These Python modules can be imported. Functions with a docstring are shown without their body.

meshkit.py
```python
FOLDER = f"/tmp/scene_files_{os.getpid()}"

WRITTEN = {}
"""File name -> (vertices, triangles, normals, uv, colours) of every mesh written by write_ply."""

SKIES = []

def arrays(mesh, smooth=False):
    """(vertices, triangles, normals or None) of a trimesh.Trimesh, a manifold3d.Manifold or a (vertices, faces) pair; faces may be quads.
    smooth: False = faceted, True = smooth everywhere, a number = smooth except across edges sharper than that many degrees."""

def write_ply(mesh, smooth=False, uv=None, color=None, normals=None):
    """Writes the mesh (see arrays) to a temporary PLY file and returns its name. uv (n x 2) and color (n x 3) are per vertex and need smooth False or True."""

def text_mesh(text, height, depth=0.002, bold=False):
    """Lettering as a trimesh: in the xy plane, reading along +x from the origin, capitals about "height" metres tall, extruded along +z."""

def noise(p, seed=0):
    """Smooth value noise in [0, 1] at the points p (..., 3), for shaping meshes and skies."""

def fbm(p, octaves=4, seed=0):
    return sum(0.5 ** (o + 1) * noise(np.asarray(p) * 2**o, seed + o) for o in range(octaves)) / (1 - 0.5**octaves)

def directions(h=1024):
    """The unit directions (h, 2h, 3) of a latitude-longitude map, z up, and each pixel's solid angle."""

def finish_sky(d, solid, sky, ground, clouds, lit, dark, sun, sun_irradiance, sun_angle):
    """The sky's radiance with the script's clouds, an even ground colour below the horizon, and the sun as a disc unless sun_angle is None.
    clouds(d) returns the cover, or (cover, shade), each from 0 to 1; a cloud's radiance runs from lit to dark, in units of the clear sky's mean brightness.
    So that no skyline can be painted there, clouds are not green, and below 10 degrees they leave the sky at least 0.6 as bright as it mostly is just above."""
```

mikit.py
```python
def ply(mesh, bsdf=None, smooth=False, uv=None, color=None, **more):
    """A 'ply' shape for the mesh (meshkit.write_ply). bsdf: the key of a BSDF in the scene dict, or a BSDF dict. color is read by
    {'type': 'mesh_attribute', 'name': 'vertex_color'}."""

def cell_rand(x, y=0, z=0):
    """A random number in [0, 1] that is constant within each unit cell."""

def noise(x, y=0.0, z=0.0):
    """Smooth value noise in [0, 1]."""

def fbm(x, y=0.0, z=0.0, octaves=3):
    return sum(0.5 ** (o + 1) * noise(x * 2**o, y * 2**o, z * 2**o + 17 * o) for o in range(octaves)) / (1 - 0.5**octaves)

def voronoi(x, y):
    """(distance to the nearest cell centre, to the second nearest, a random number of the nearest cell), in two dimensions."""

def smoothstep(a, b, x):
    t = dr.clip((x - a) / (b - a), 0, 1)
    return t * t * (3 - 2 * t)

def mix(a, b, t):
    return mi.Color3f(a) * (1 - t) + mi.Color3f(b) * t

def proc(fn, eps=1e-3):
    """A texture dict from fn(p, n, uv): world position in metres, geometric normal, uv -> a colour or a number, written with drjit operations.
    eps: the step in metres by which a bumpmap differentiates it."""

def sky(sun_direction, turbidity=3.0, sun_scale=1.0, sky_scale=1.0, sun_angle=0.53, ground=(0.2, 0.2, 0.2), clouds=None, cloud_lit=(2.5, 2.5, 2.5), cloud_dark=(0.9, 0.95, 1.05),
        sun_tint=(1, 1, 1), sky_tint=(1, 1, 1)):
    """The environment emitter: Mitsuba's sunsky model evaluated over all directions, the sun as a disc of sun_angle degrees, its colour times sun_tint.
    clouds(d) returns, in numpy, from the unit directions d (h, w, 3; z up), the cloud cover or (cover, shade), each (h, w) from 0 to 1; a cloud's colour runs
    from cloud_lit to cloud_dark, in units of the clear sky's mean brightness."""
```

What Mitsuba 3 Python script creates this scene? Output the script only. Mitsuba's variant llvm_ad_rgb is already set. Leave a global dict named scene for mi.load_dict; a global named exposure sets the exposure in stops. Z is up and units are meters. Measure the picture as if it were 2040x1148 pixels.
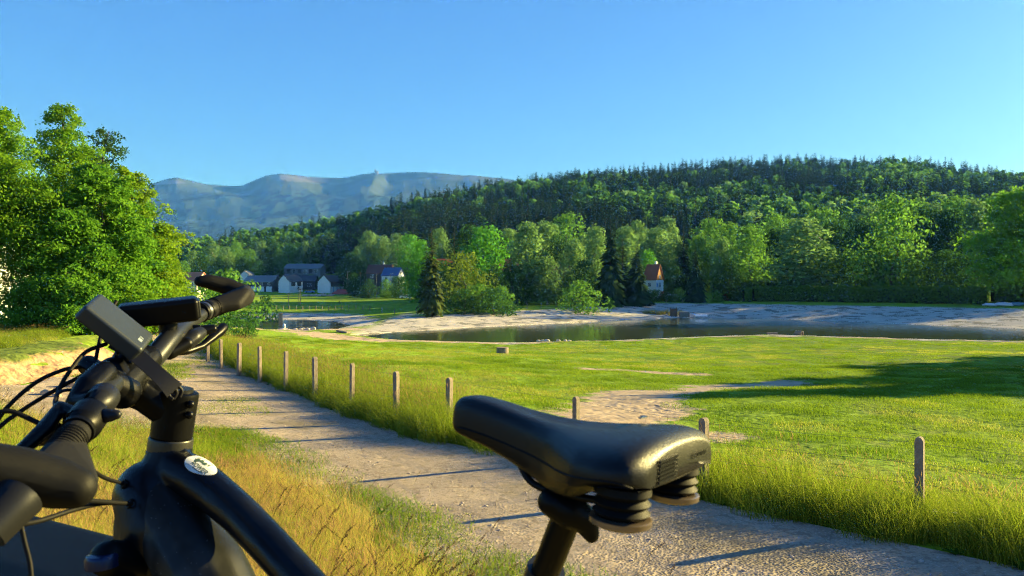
import math, random, numpy as np, trimesh, manifold3d, mitsuba as mi, mikit, meshkit, drjit as dr
from scipy.interpolate import RBFInterpolator
from scipy.spatial import Delaunay
import shapely, shapely.geometry as sg
T = mi.ScalarTransform4f
scene, labels = {}, {}
CAM_Z = 3.0                                   # the eye stands 3 m above the gravel track
F = 1512.0                                    # focal length in pixels of the 2040 px wide photograph
AIR = [0.08e-4, 0.27e-4, 1.0e-4]
scene['camera'] = {'type': 'thinlens', 'fov': 68.01, 'fov_axis': 'x', 'aperture_radius': 0.0009, 'focus_distance': 16.0,
    'near_clip': 0.05, 'far_clip': 40000.0, 'to_world': T().look_at(origin=[0, 0, CAM_Z], target=[0, 10, CAM_Z], up=[0, 0, 1]),
    'medium': {'type': 'ref', 'id': 'air_medium'}}
SUN = (0.885, 0.375, 0.28)
scene['sky'] = mikit.sky(SUN, turbidity=3.2, sun_scale=1.0, sky_scale=0.345, ground=(0.10, 0.13, 0.06), sky_tint=(0.315, 0.67, 1.33), sun_tint=(0.82, 1.0, 0.95))
exposure = 4.35
scene['air_medium'] = {'type': 'homogeneous', 'albedo': {'type': 'rgb', 'value': [0.95, 0.95, 0.95]}, 'sigma_t': {'type': 'rgb', 'value': AIR}}

# ------------------------------------------------------------------ helpers
def at(px, py, d):
    """The point that the photograph shows at (px, py) if it is d metres ahead."""
    return np.array([(px - 1020) / F * d, d, CAM_Z - (py - 574) / F * d])
def numbered(name):
    if name not in USED: USED[name] = 0; return name
    USED[name] += 1
    return '%s_%03d' % (name, USED[name])
USED = {}
def tag(key, label=None, cat=None, group=None, kind=None):
    d = labels.setdefault(key, {})
    for k, v in (('label', label), ('category', cat), ('group', group), ('kind', kind)):
        if v: d[k] = v
    return key
def obj(name, mesh, m, parent=None, smooth=False, color=None, to_world=None, label=None):
    key = numbered(parent + '__' + name if parent else name)
    scene[key] = mikit.ply(mesh, m, smooth=smooth, color=color)
    if to_world is not None: scene[key]['to_world'] = to_world
    if label: tag(key, label)
    return key
def thing(name, label, cat, group=None):
    return tag(numbered(name), label, cat, group)
def struct(name, mesh, m, smooth=True, color=None):
    k = obj(name, mesh, m, smooth=smooth, color=color); tag(k, kind='structure'); return k
def group_of(name, parts):
    """A shape group: {part: shape dict}"""
    scene['proto_' + name] = {'type': 'shapegroup', **parts}
def instance(key, proto, mat):
    scene[key] = {'type': 'instance', 'shapegroup': {'type': 'ref', 'id': 'proto_' + proto}, 'to_world': mat}
def place(x, y, z, s=1.0, rot=0.0, sz=None, tilt=None):
    m = T().translate([float(x), float(y), float(z)])
    if tilt is not None: m = m @ T().rotate(list(tilt[0]), float(tilt[1]))
    return m @ T().rotate([0, 0, 1], float(rot)) @ T().scale([float(s), float(s), float(sz if sz is not None else s)])
def catmull(p, n):
    p = np.asarray(p, float); q = np.vstack([2 * p[0] - p[1], p, 2 * p[-1] - p[-2]]); out = []
    for i in range(len(p) - 1):
        a, b, c, d = q[i:i + 4]
        for t in np.linspace(0, 1, n, endpoint=False):
            out.append(0.5 * (2 * b + (c - a) * t + (2 * a - 5 * b + 4 * c - d) * t * t + (3 * b - a - 3 * c + d) * t ** 3))
    return np.array(out + [p[-1]])
def tube(points, radii, sides=12, n=1, cap=True):
    p = np.asarray(points, float); r = np.broadcast_to(np.asarray(radii, float), (len(p),)).reshape(-1, 1)
    if n > 1:
        pr = catmull(np.hstack([p, r]), n); p, r = pr[:, :3], pr[:, 3:]
    t = np.gradient(p, axis=0); t /= np.linalg.norm(t, axis=1, keepdims=True) + 1e-12
    up = np.array([0, 0, 1.0]) if abs(t[0, 2]) < 0.9 else np.array([1.0, 0, 0])
    a = np.cross(t[0], up); a /= np.linalg.norm(a); A = []
    for k in range(len(p)):
        a = a - t[k] * (a @ t[k]); a /= np.linalg.norm(a) + 1e-12; A.append(a)
    A = np.array(A); B = np.cross(t, A); th = np.arange(sides) * 2 * np.pi / sides
    v = p[:, None] + r[:, None] * (np.cos(th)[None, :, None] * A[:, None] + np.sin(th)[None, :, None] * B[:, None])
    i, j = np.meshgrid(np.arange(len(p) - 1), np.arange(sides), indexing='ij')
    q = np.stack([i * sides + j, i * sides + (j + 1) % sides, (i + 1) * sides + (j + 1) % sides, (i + 1) * sides + j], -1).reshape(-1, 4)
    f = np.vstack([q[:, [0, 1, 2]], q[:, [0, 2, 3]]]); v = v.reshape(-1, 3)
    if cap:
        e = len(v); v = np.vstack([v, p[:1], p[-1:]]); j = np.arange(sides); l = (len(p) - 1) * sides
        f = np.vstack([f, np.stack([(j + 1) % sides, j, j * 0 + e], 1), np.stack([l + j, l + (j + 1) % sides, j * 0 + e + 1], 1)])
    return trimesh.Trimesh(v, f, process=False)
def join(*ms):
    return trimesh.util.concatenate([m for m in ms])
def box(c, size, rz=0.0, bevel=0.0):
    m = trimesh.creation.box(size) if not bevel else rounded(size, bevel)
    m.apply_transform(trimesh.transformations.rotation_matrix(rz, [0, 0, 1])); m.apply_translation(c); return m
def to_tri(m):
    me = m.to_mesh(); return trimesh.Trimesh(np.array(me.vert_properties[:, :3]), np.array(me.tri_verts), process=False)
def rounded(size, r, seg=12):
    s = manifold3d.Manifold.sphere(r, seg); h = np.array(size) / 2 - r
    return to_tri(manifold3d.Manifold.batch_hull([s.translate([float(x * h[0]), float(y * h[1]), float(z * h[2])]) for x in (-1, 1) for y in (-1, 1) for z in (-1, 1)]))
def chain(points, radii, seg=20):
    """Hulls of neighbouring spheres, joined into one solid."""
    sp = [manifold3d.Manifold.sphere(float(r), seg).translate([float(c) for c in p]) for p, r in zip(points, radii)]
    out = manifold3d.Manifold()
    for a, b in zip(sp[:-1], sp[1:]): out = out + manifold3d.Manifold.batch_hull([a, b])
    return out
def melt(m, length=0.012, rounds=8):
    t = to_tri(m.refine_to_length(length)); t.merge_vertices(); v0 = t.vertices.copy(); t = trimesh.smoothing.filter_taubin(t, iterations=rounds); far = np.linalg.norm(t.vertices - v0, axis=1) > .6 * length
    t.vertices = np.where(far[:, None], v0, t.vertices); return t
def frame_of(o, x, y):
    """4x4 with x along x, z normal to x and y."""
    x = np.asarray(x, float) / np.linalg.norm(x); z = np.cross(x, y); z /= np.linalg.norm(z); m = np.eye(4)
    m[:3, 0], m[:3, 1], m[:3, 2], m[:3, 3] = x, np.cross(z, x), z, o; return m
def moved(mesh, m):
    mesh = mesh.copy(); mesh.apply_transform(m); return mesh

# ------------------------------------------------------------------ materials
N, FB, MIX, SS = mikit.noise, mikit.fbm, mikit.mix, mikit.smoothstep
def mat(name, base, rough=0.6, metal=0.0, spec=0.5, bump=None, coat=0.0, eps=1e-3, sided=True):
    b = {'type': 'principled', 'roughness': rough, 'metallic': metal, 'specular': spec,
         'base_color': mikit.proc(base) if callable(base) else {'type': 'rgb', 'value': list(base)}}
    if callable(rough): b['roughness'] = mikit.proc(rough)
    if coat: b['clearcoat'] = coat; b['clearcoat_gloss'] = 0.9
    if bump is not None: b = {'type': 'bumpmap', 'bump': mikit.proc(bump[0], eps), 'scale': bump[1], 'nested': b}
    scene[name] = {'type': 'twosided', 'nested': b} if sided else b
def leafmat(name, trans=0.9, rough=0.5, spec=0.25):
    scene[name] = {'type': 'principledthin', 'base_color': {'type': 'mesh_attribute', 'name': 'vertex_color'}, 'roughness': rough, 'diff_trans': trans, 'spec_trans': 0.0, 'eta': 1.3}
leafmat('leaf_mat', 1.0)
leafmat('far_leaf', 0.95)
leafmat('needle_mat', 0.35)
leafmat('grass_mat', 1.0)
scene['vertex_mat'] = {'type': 'twosided', 'nested': {'type': 'diffuse', 'reflectance': {'type': 'mesh_attribute', 'name': 'vertex_color'}}}
mat('bark', lambda p, n, uv: MIX((0.05, 0.038, 0.028), (0.13, 0.10, 0.075), FB(p.x * 9, p.y * 9, p.z * 3)), 0.9)
mat('pale_bark', lambda p, n, uv: MIX((0.10, 0.09, 0.08), (0.55, 0.53, 0.48), SS(0.35, 0.55, FB(p.x * 3, p.y * 3, p.z * 5))), 0.8)

# ------------------------------------------------------------------ terrain
WATER = -4.0
POND = sg.Polygon([(-24, 110), (-14.5, 99.8), (-1.3, 96.2), (11.9, 99.8), (27.1, 108), (35.7, 112.6), (40.6, 113.8), (48, 106.9), (66.7, 98.9), (77, 91), (99.6, 117.6), (87, 129), (78.5, 143),
    (71, 158), (56, 176.4), (39, 179.4), (25.5, 168), (7.9, 149), (-6.3, 135.7), (-17.7, 121.7)])
SIDE_POND = sg.Polygon([(-39.3, 118.9), (-33.4, 120), (-30, 126), (-30, 143), (-38, 160), (-46.7, 168), (-56, 170.7), (-64, 168), (-51, 131)])
NEAR_EDGE = [(-30, 16), (-20, 16), (-9, 14.8), (-6.5, 15), (-5.1, 14.2), (-4.1, 12.7), (-2.7, 10.8), (-1.3, 8.7), (-0.5, 7.5), (1.0, 6.3), (2.4, 5.1), (4.1, 3.5), (8, 0.6), (12, -2.6)]
FAR_EDGE = [(16, -1), (11, 3.5), (8, 6), (5.4, 8), (3.2, 10.1), (-0.27, 13.7), (-2.27, 15.6), (-5.45, 20.6), (-9, 26), (-13.5, 33.6), (-18, 42), (-24, 52)]
TRACK = sg.Polygon(NEAR_EDGE + FAR_EDGE + [(-27, 52), (-20, 42), (-16.5, 35), (-14.3, 29), (-12.8, 24.5), (-14, 20.6), (-30, 19.4)])
NEAR_SIDE = sg.Polygon(NEAR_EDGE + [(12, -30), (-60, -30), (-60, 16)])
CUT_SIDE = sg.Polygon([(-60, 19.4), (-30, 19.4), (-14, 20.6), (-12.8, 24.5), (-14.3, 29), (-16.5, 35), (-20, 42), (-27, 52), (-60, 60)])
def crest(u):                                 # wooded hill: distance and height of its crest per direction x / y
    px = u * F + 1020
    d = np.interp(px, [-400, 350, 700, 950, 1440, 2040, 3200], [470, 550, 650, 800, 950, 900, 900])
    z = np.interp(px, [-400, 0, 350, 560, 700, 820, 950, 1020, 1200, 1440, 1560, 1650, 1800, 2040, 2500, 3200], [8, 12, 22, 40, 54, 75, 92, 98, 124, 148, 149, 147, 146, 124, 120, 100])
    return d, z
pts = np.array([(-8, 20, .1), (0, 14, 0), (6, 10, 0), (12, 5, 0), (20, 0, 0), (-14, 34, .3), (-20, 45, .3), (2, 8, 0), (-3, 12, 0), (-7, 16, .1), (-12, 18, .2), (-25, 17, .3),
    (-10, 38, -.6), (0, 30, -.9), (10, 26, -.75), (22, 30, -.9), (40, 30, -.8), (36, 10, -.2), (0, 63, -2.6), (20, 55, -2.2), (35, 50, -1.9), (60, 60, -2.0), (-18, 65, -1.9),
    (-24, 90, -3.3), (0, 92, -3.75), (30, 104, -3.75), (66, 95, -3.7), (-33, 114, -3.6), (-27, 114, -3.6), (-26, 123, -3.7), (-24, 132, -3.5), (-25, 150, -3.1),
    (-20.4, 140.0, -2.83), (-7.3, 158.0, -2.64), (9.2, 174.0, -1.83), (21.7, 182.0, -1.94), (36.1, 195.0, -1.64), (56.9, 200.0, -0.97), (72.9, 190.0, -1.27), (81.9, 182.0, -1.33), (94.4, 172.0, -1.44), (107.9, 160.0, -1.55), (127.0, 150.0, -2.06), (66.7, 210.0, -0.61), (87.2, 194.0, -0.72), (101.0, 184.0, -0.77), (116.0, 172.0, -0.87), (38.0, 205.0, -1.07), (10.1, 190.0, -1.52), (-10.1, 170.0, -2.17), (-16.1, 152.0, -2.63), (-17.7, 121.7, -3.95), (-6.3, 135.7, -3.95), (7.9, 149.0, -3.95), (25.5, 168.0, -3.95), (39.0, 179.4, -3.95), (56.0, 176.4, -3.95), (71.0, 158.0, -3.95), (78.5, 143.0, -3.95), (87.0, 129.0, -3.95), (99.6, 117.6, -3.95), (-30, 143, -3.95), (-38, 160, -3.95), (-46.7, 168, -3.95), (-56, 170.7, -3.95), (-64, 168, -3.95), (-30, 160, -3.3), (-40, 185, -3.25), (-52, 195, -3.2), (-68, 195, -3.1), (-80, 180, -3), (-48, 204, -2.9), (-62, 204, -2.9), (-35, 192, -2.8),
    (-75, 160, -2.6), (-60, 130, -2.9), (-45, 100, -1.6), (-35, 70, -.6), (-60, 60, .8), (-30, 40, .8), (-40, 30, 1.0), (-20, 30, .8), (-22, 24, 1.0), (-60, 20, 1.1),
    (-110, 330, .2), (-70, 300, -.8), (-20, 215, -1.6), (-40, 260, -1.2), (-60, 350, 1.2), (-120, 400, 5), (-110, 440, 11), (-160, 300, 1), (-150, 200, 0), (-120, 120, 0),
    (0, 260, -.2), (40, 250, 1.5), (80, 230, 1.5), (60, 225, .4), (105, 190, .2), (120, 190, .6), (150, 120, 1), (130, 90, 0), (110, 70, -.8), (0, 330, 1.5), (60, 320, 3), (140, 300, 6), (220, 260, 6)], float)
RB = RBFInterpolator(pts[:, :2], pts[:, 2], kernel='linear', neighbors=24)
def signed(poly, x, y):
    p = shapely.points(x, y); d = shapely.distance(poly.boundary, p); return np.where(shapely.contains(poly, p), -d, d)
def sstep(a, b, x):
    t = np.clip((x - a) / (b - a), 0, 1); return t * t * (3 - 2 * t)
def height(x, y):
    x, y = np.atleast_1d(np.asarray(x, float)), np.atleast_1d(np.asarray(y, float))
    yc, xc = np.clip(y, -20, 480), np.clip(x, -260, 320)
    z = np.concatenate([RB(np.stack([xc[i:i + 20000], yc[i:i + 20000]], 1)) for i in range(0, len(x), 20000)])
    nz = meshkit.fbm(np.stack([x * .12, y * .12, 0 * x], -1), 3) - .5
    ds, dm = signed(SIDE_POND, x, y), signed(POND, x, y)
    dn = -signed(NEAR_SIDE, x, y)             # metres into the bank on which the bicycle stands
    dc = -signed(CUT_SIDE, x, y)              # metres behind the foot of the cut bank
    dt = signed(TRACK, x, y)
    calm = sstep(0, 4, dt) * sstep(0, 5, np.minimum(ds, dm)) * sstep(200, 60, y)
    z = z + calm * .45 * nz
    rough = (meshkit.fbm(np.stack([x * 1.3, y * 1.3, 0 * x + 5], -1), 3) - .5)
    for d in (np.minimum(ds, dm),):
        z = np.where(d < 0, np.minimum(z, WATER + d * .25), np.where(d < 30, np.maximum(np.minimum(z + (.28 * rough + .25 * nz) * sstep(0, 3, d) * sstep(24, 10, d), WATER + .02 + .45 * d), WATER + .015 * np.minimum(d, 6)), z))
    cut = sstep(0, 2.3, dc + rough * 1.6) * (1.0 + .3 * rough)
    z = np.where(dc > 0, np.maximum(z * sstep(2, 5, dc), .15) * sstep(1.5, 4, dc) * 0 + .15 + .75 * cut + .05 * np.clip(dc - 3, 0, 12) * .4, z)
    z = np.where(dn > 0, z * sstep(3, 0, dn) + 1.83 * sstep(.3, 6.6, dn) * (1 - .012 * np.clip(-x - 3, 0, 25)) - .045 * sstep(-.5, 5.2, 0 * dn) + .10 * rough * sstep(0, 2, dn) * sstep(6, 4, dn), z)
    cd, cz = crest(x / np.maximum(y, 1.0))
    r = np.sqrt(x * x + y * y * 0 + y * y) * 0 + y
    y0 = 300 + 150 * sstep(-50, -120, x); t = (r - y0) / np.maximum(cd - y0, 1)
    hill = np.where(t < 1, np.clip(t, 0, 1) ** 1.15, 1 - .35 * sstep(1, 2.2, t)) * (cz - z) + z
    hill = hill + sstep(.1, .4, t) * 14 * (meshkit.fbm(np.stack([x * .007, y * .007, 0 * x + 9], -1), 2) - .5)
    w = sstep(290 + 100 * sstep(-50, -120, x), 420 + 70 * sstep(-50, -120, x), y) * sstep(-700, -120, x + (y - 420) * .35 * 0 + 1e-9) ** 0
    return z * (1 - w) + hill * w
def grid_mesh(xs, ys):
    X, Y = np.meshgrid(xs, ys); v = np.stack([X.ravel(), Y.ravel(), height(X.ravel(), Y.ravel())], 1); n = len(xs)
    i, j = np.meshgrid(np.arange(len(ys) - 1), np.arange(n - 1), indexing='ij')
    q = np.stack([i * n + j, i * n + j + 1, (i + 1) * n + j + 1, (i + 1) * n + j], -1).reshape(-1, 4)
    return trimesh.Trimesh(v, np.vstack([q[:, [0, 1, 2]], q[:, [0, 2, 3]]]), process=False)
def steps(*parts):
    return np.unique(np.round(np.concatenate([np.arange(a, b + 1e-6, s) for a, b, s in parts]), 4))
SOIL = [((4.5, 26.5), (1.9, 16.8), 1.7), ((4.2, 25), (8.5, 31), 1.1), ((8.5, 31), (12.5, 34), 1.3), ((1.0, 17.5), (4.5, 17), .8), ((-4.4, 24.5), (-2.6, 22.5), .7), ((-1.2, 20.5), (.8, 17.5), .6), ((3.6, 40), (9.5, 38), .6), ((-6.5, 27.5), (-5, 25.5), .8),
    ((-33, 112), (-20, 98), 3.6), ((-20, 98), (0, 93.5), 2.6), ((0, 93.5), (16, 98), .9), ((30, 107.5), (52, 102.5), 2.0), ((52, 102.5), (80, 88), 1.2), ((-40, 117), (-26, 124), 3.5)]
def soil(x, y, sq, mn, mx):                   # 0 on grass, 1 on bare soil; for numpy and for drjit
    best = None
    for (a, b, r) in SOIL:
        dx, dy = b[0] - a[0], b[1] - a[1]; t = mn(mx(((x - a[0]) * dx + (y - a[1]) * dy) / (dx * dx + dy * dy), 0.0), 1.0)
        d = sq((x - a[0] - t * dx) * (x - a[0] - t * dx) + (y - a[1] - t * dy) * (y - a[1] - t * dy)) / r
        best = d if best is None else mn(best, d)
    return best
def ground_color(p, n, uv):
    d = soil(p.x, p.y, dr.sqrt, dr.minimum, dr.maximum) + 1.1 * (FB(p.x * 1.1, p.y * 1.1) - .5) + .5 * (FB(p.x * 6, p.y * 6) - .5)
    green = MIX((0.13, 0.21, 0.015), (0.195, 0.295, 0.02), FB(p.x * .35, p.y * .35, 3.0))
    green = MIX(green, (0.15, 0.18, 0.035), .7 * SS(.5, .75, FB(p.x * .9, p.y * .25, 8.0)))
    green = MIX(green, (0.05, 0.085, 0.015), .55 * SS(.5, .8, FB(p.x * 2.6, p.y * 5.2, 1.0)))
    earth = MIX((0.30, 0.22, 0.145), (0.44, 0.345, 0.235), FB(p.x * 2.5, p.y * 2.5, 5.0))
    c = MIX(earth, green, SS(.75, 1.1, d))
    # bare banks of the ponds, by their steepness and height above the water
    mid = 150 - .63 * dr.maximum(40 - p.x, 0.0) - .8 * dr.maximum(p.x - 40, 0.0)
    line = -2.75 + .03 * dr.clip(p.x + 20, 0, 55) - .006 * dr.maximum(p.x - 45, 0.0) + .35 * (FB(p.x * .35, p.y * .35) - .5)
    bank = SS(.15, -.1, p.z - line) * SS(-2.0, 4.0, p.y - mid) * SS(-26, -22, p.x) * SS(110, 113, p.y)
    bank = dr.maximum(bank, SS(-3.18, -3.38, p.z + .3 * (FB(p.x * .4, p.y * .4) - .5)) * SS(-22, -26, p.x) * SS(126, 132, p.y))
    bank = dr.maximum(bank, SS(-3.80, -3.88, p.z) * SS(80, 92, p.y))
    lin = MIX((0.31, 0.275, 0.225), (0.50, 0.455, 0.385), FB(p.x * .8, p.y * .8, p.z * 5.0))
    lin = MIX(lin, (0.13, 0.125, 0.10), SS(.55, .62, FB(p.x * .5 + p.z, p.y * .5, p.z * 2.5)) * .8)
    return MIX(c, lin, bank * SS(240, 200, p.y))
mat('ground_mat', ground_color, 0.95, spec=0.1, bump=(lambda p, n, uv: FB(p.x * 2.2, p.y * 2.2) + .4 * FB(p.x * 9, p.y * 9), 0.10), eps=.05)
def bank_color(p, n, uv):
    f = FB(p.x * 3, p.y * 3, p.z * 6)
    earth = MIX((0.30, 0.17, 0.085), (0.50, 0.33, 0.19), f)
    c = MIX(earth, MIX((0.07, 0.10, 0.02), (0.12, 0.16, 0.03), f), SS(.72, .92, p.z + .25 * (FB(p.x * 2, p.y * 2) - .5)))
    return c
mat('bank_mat', bank_color, 0.95, spec=0.1, bump=(lambda p, n, uv: FB(p.x * 5, p.y * 5, p.z * 5), 0.12), eps=.02)
def verge_color(p, n, uv):
    return MIX((0.09, 0.075, 0.03), (0.17, 0.14, 0.055), FB(p.x * 6, p.y * 6))
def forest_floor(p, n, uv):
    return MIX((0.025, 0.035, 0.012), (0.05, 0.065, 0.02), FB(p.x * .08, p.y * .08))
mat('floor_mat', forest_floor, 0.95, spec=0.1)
xs = steps((-1500, -320, 60), (-320, -60, 8), (-60, -26, 2), (-26, 26, .4), (26, 60, 1.2), (60, 140, 2), (140, 320, 8), (320, 1700, 60))
ys = steps((-40, -4, 4), (-4, 40, .4), (40, 92, 1.3), (92, 185, .8), (185, 440, 5))
struct('ground', grid_mesh(xs, ys), 'ground_mat')
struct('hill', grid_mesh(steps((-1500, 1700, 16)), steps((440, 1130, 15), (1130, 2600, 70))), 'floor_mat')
plain = trimesh.Trimesh([(-16000, -16000, -30), (16000, -16000, -30), (16000, 16000, -30), (-16000, 16000, -30)], [(0, 1, 2), (0, 2, 3)], process=False)
struct('terrain', plain, 'floor_mat', smooth=False)
# sheets that lie on the ground: gravel track, verge of the near bank, cut bank
def sheet(poly, lift, step):
    x0, y0, x1, y1 = poly.bounds; P = [np.array(poly.segmentize(step).exterior.coords)[:-1]]
    g = np.stack(np.meshgrid(np.arange(x0, x1, step), np.arange(y0, y1, step)), -1).reshape(-1, 2)
    g = g[shapely.contains(poly.buffer(-.35 * step), shapely.points(g))]; P = np.vstack(P + [g]); tri = Delaunay(P).simplices
    c = P[tri].mean(1); tri = tri[shapely.contains(poly, shapely.points(c))]
    a, b, d = P[tri[:, 0]], P[tri[:, 1]], P[tri[:, 2]]; s = (b[:, 0] - a[:, 0]) * (d[:, 1] - a[:, 1]) - (b[:, 1] - a[:, 1]) * (d[:, 0] - a[:, 0])
    tri = np.where((s < 0)[:, None], tri[:, ::-1], tri)
    return trimesh.Trimesh(np.column_stack([P, height(P[:, 0], P[:, 1]) + lift]), tri, process=False)
def track_color(p, n, uv):
    a, b = FB(p.x * 1.3, p.y * 1.3), FB(p.x * 14, p.y * 14)
    c = MIX((0.28, 0.22, 0.16), (0.45, 0.36, 0.26), a)
    v = mikit.voronoi(p.x * 26, p.y * 26)
    c = MIX(c, MIX((0.20, 0.17, 0.145), (0.52, 0.44, 0.36), v[2]), .7 * SS(.45, .2, v[0]))
    c = MIX(c, (0.20, 0.155, 0.105), .6 * SS(.52, .75, b))
    return MIX(c, (0.17, 0.145, 0.09), .5 * SS(.55, .72, FB(p.x * .9, p.y * .9, 4.0)))
mat('track_mat', track_color, 0.95, spec=0.15, bump=(lambda p, n, uv: .8 * SS(.5, .1, mikit.voronoi(p.x * 26, p.y * 26)[0]) + FB(p.x * 9, p.y * 9) + 3.2 * FB(p.x * 2.2, p.y * 2.2), 0.02), eps=.006)
struct('path', sheet(TRACK, .03, .45), 'track_mat')
mat('verge_mat', verge_color, 0.95, spec=0.1)
struct('verge', sheet(sg.Polygon(NEAR_EDGE + [(12, -9), (-28, -9), (-28, 16)]).buffer(-.35), .03, .45), 'verge_mat')
struct('cut_bank', sheet(sg.Polygon([(-30, 19.5), (-14.1, 20.7), (-13, 24.5), (-14.5, 29), (-18.5, 29), (-17.5, 25.5), (-20, 24), (-30, 23.4)]), .04, .3), 'bank_mat')
# water: a pond is a sheet of glassy water over silty ground
scene['water_mat'] = {'type': 'bumpmap', 'scale': 0.006, 'bump': mikit.proc(lambda p, n, uv: FB(p.x * .7, p.y * 2.2) + .35 * FB(p.x * 3, p.y * 6), .03),
    'nested': {'type': 'principled', 'base_color': {'type': 'rgb', 'value': [0.028, 0.036, 0.018]}, 'roughness': 0.05, 'specular': 0.6}}
scene['water_mat'] = {'type': 'twosided', 'nested': scene['water_mat']}
for nm, poly in (('pond_water', POND), ('side_pond_water', SIDE_POND)):
    P = poly.buffer(1.2); tri = trimesh.creation.triangulate_polygon(P, engine='earcut')
    struct(nm, trimesh.Trimesh(np.column_stack([tri[0], np.full(len(tri[0]), WATER)]), tri[1], process=False), 'water_mat', smooth=False)
    tag(nm, cat='water') if 0 else None

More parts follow.
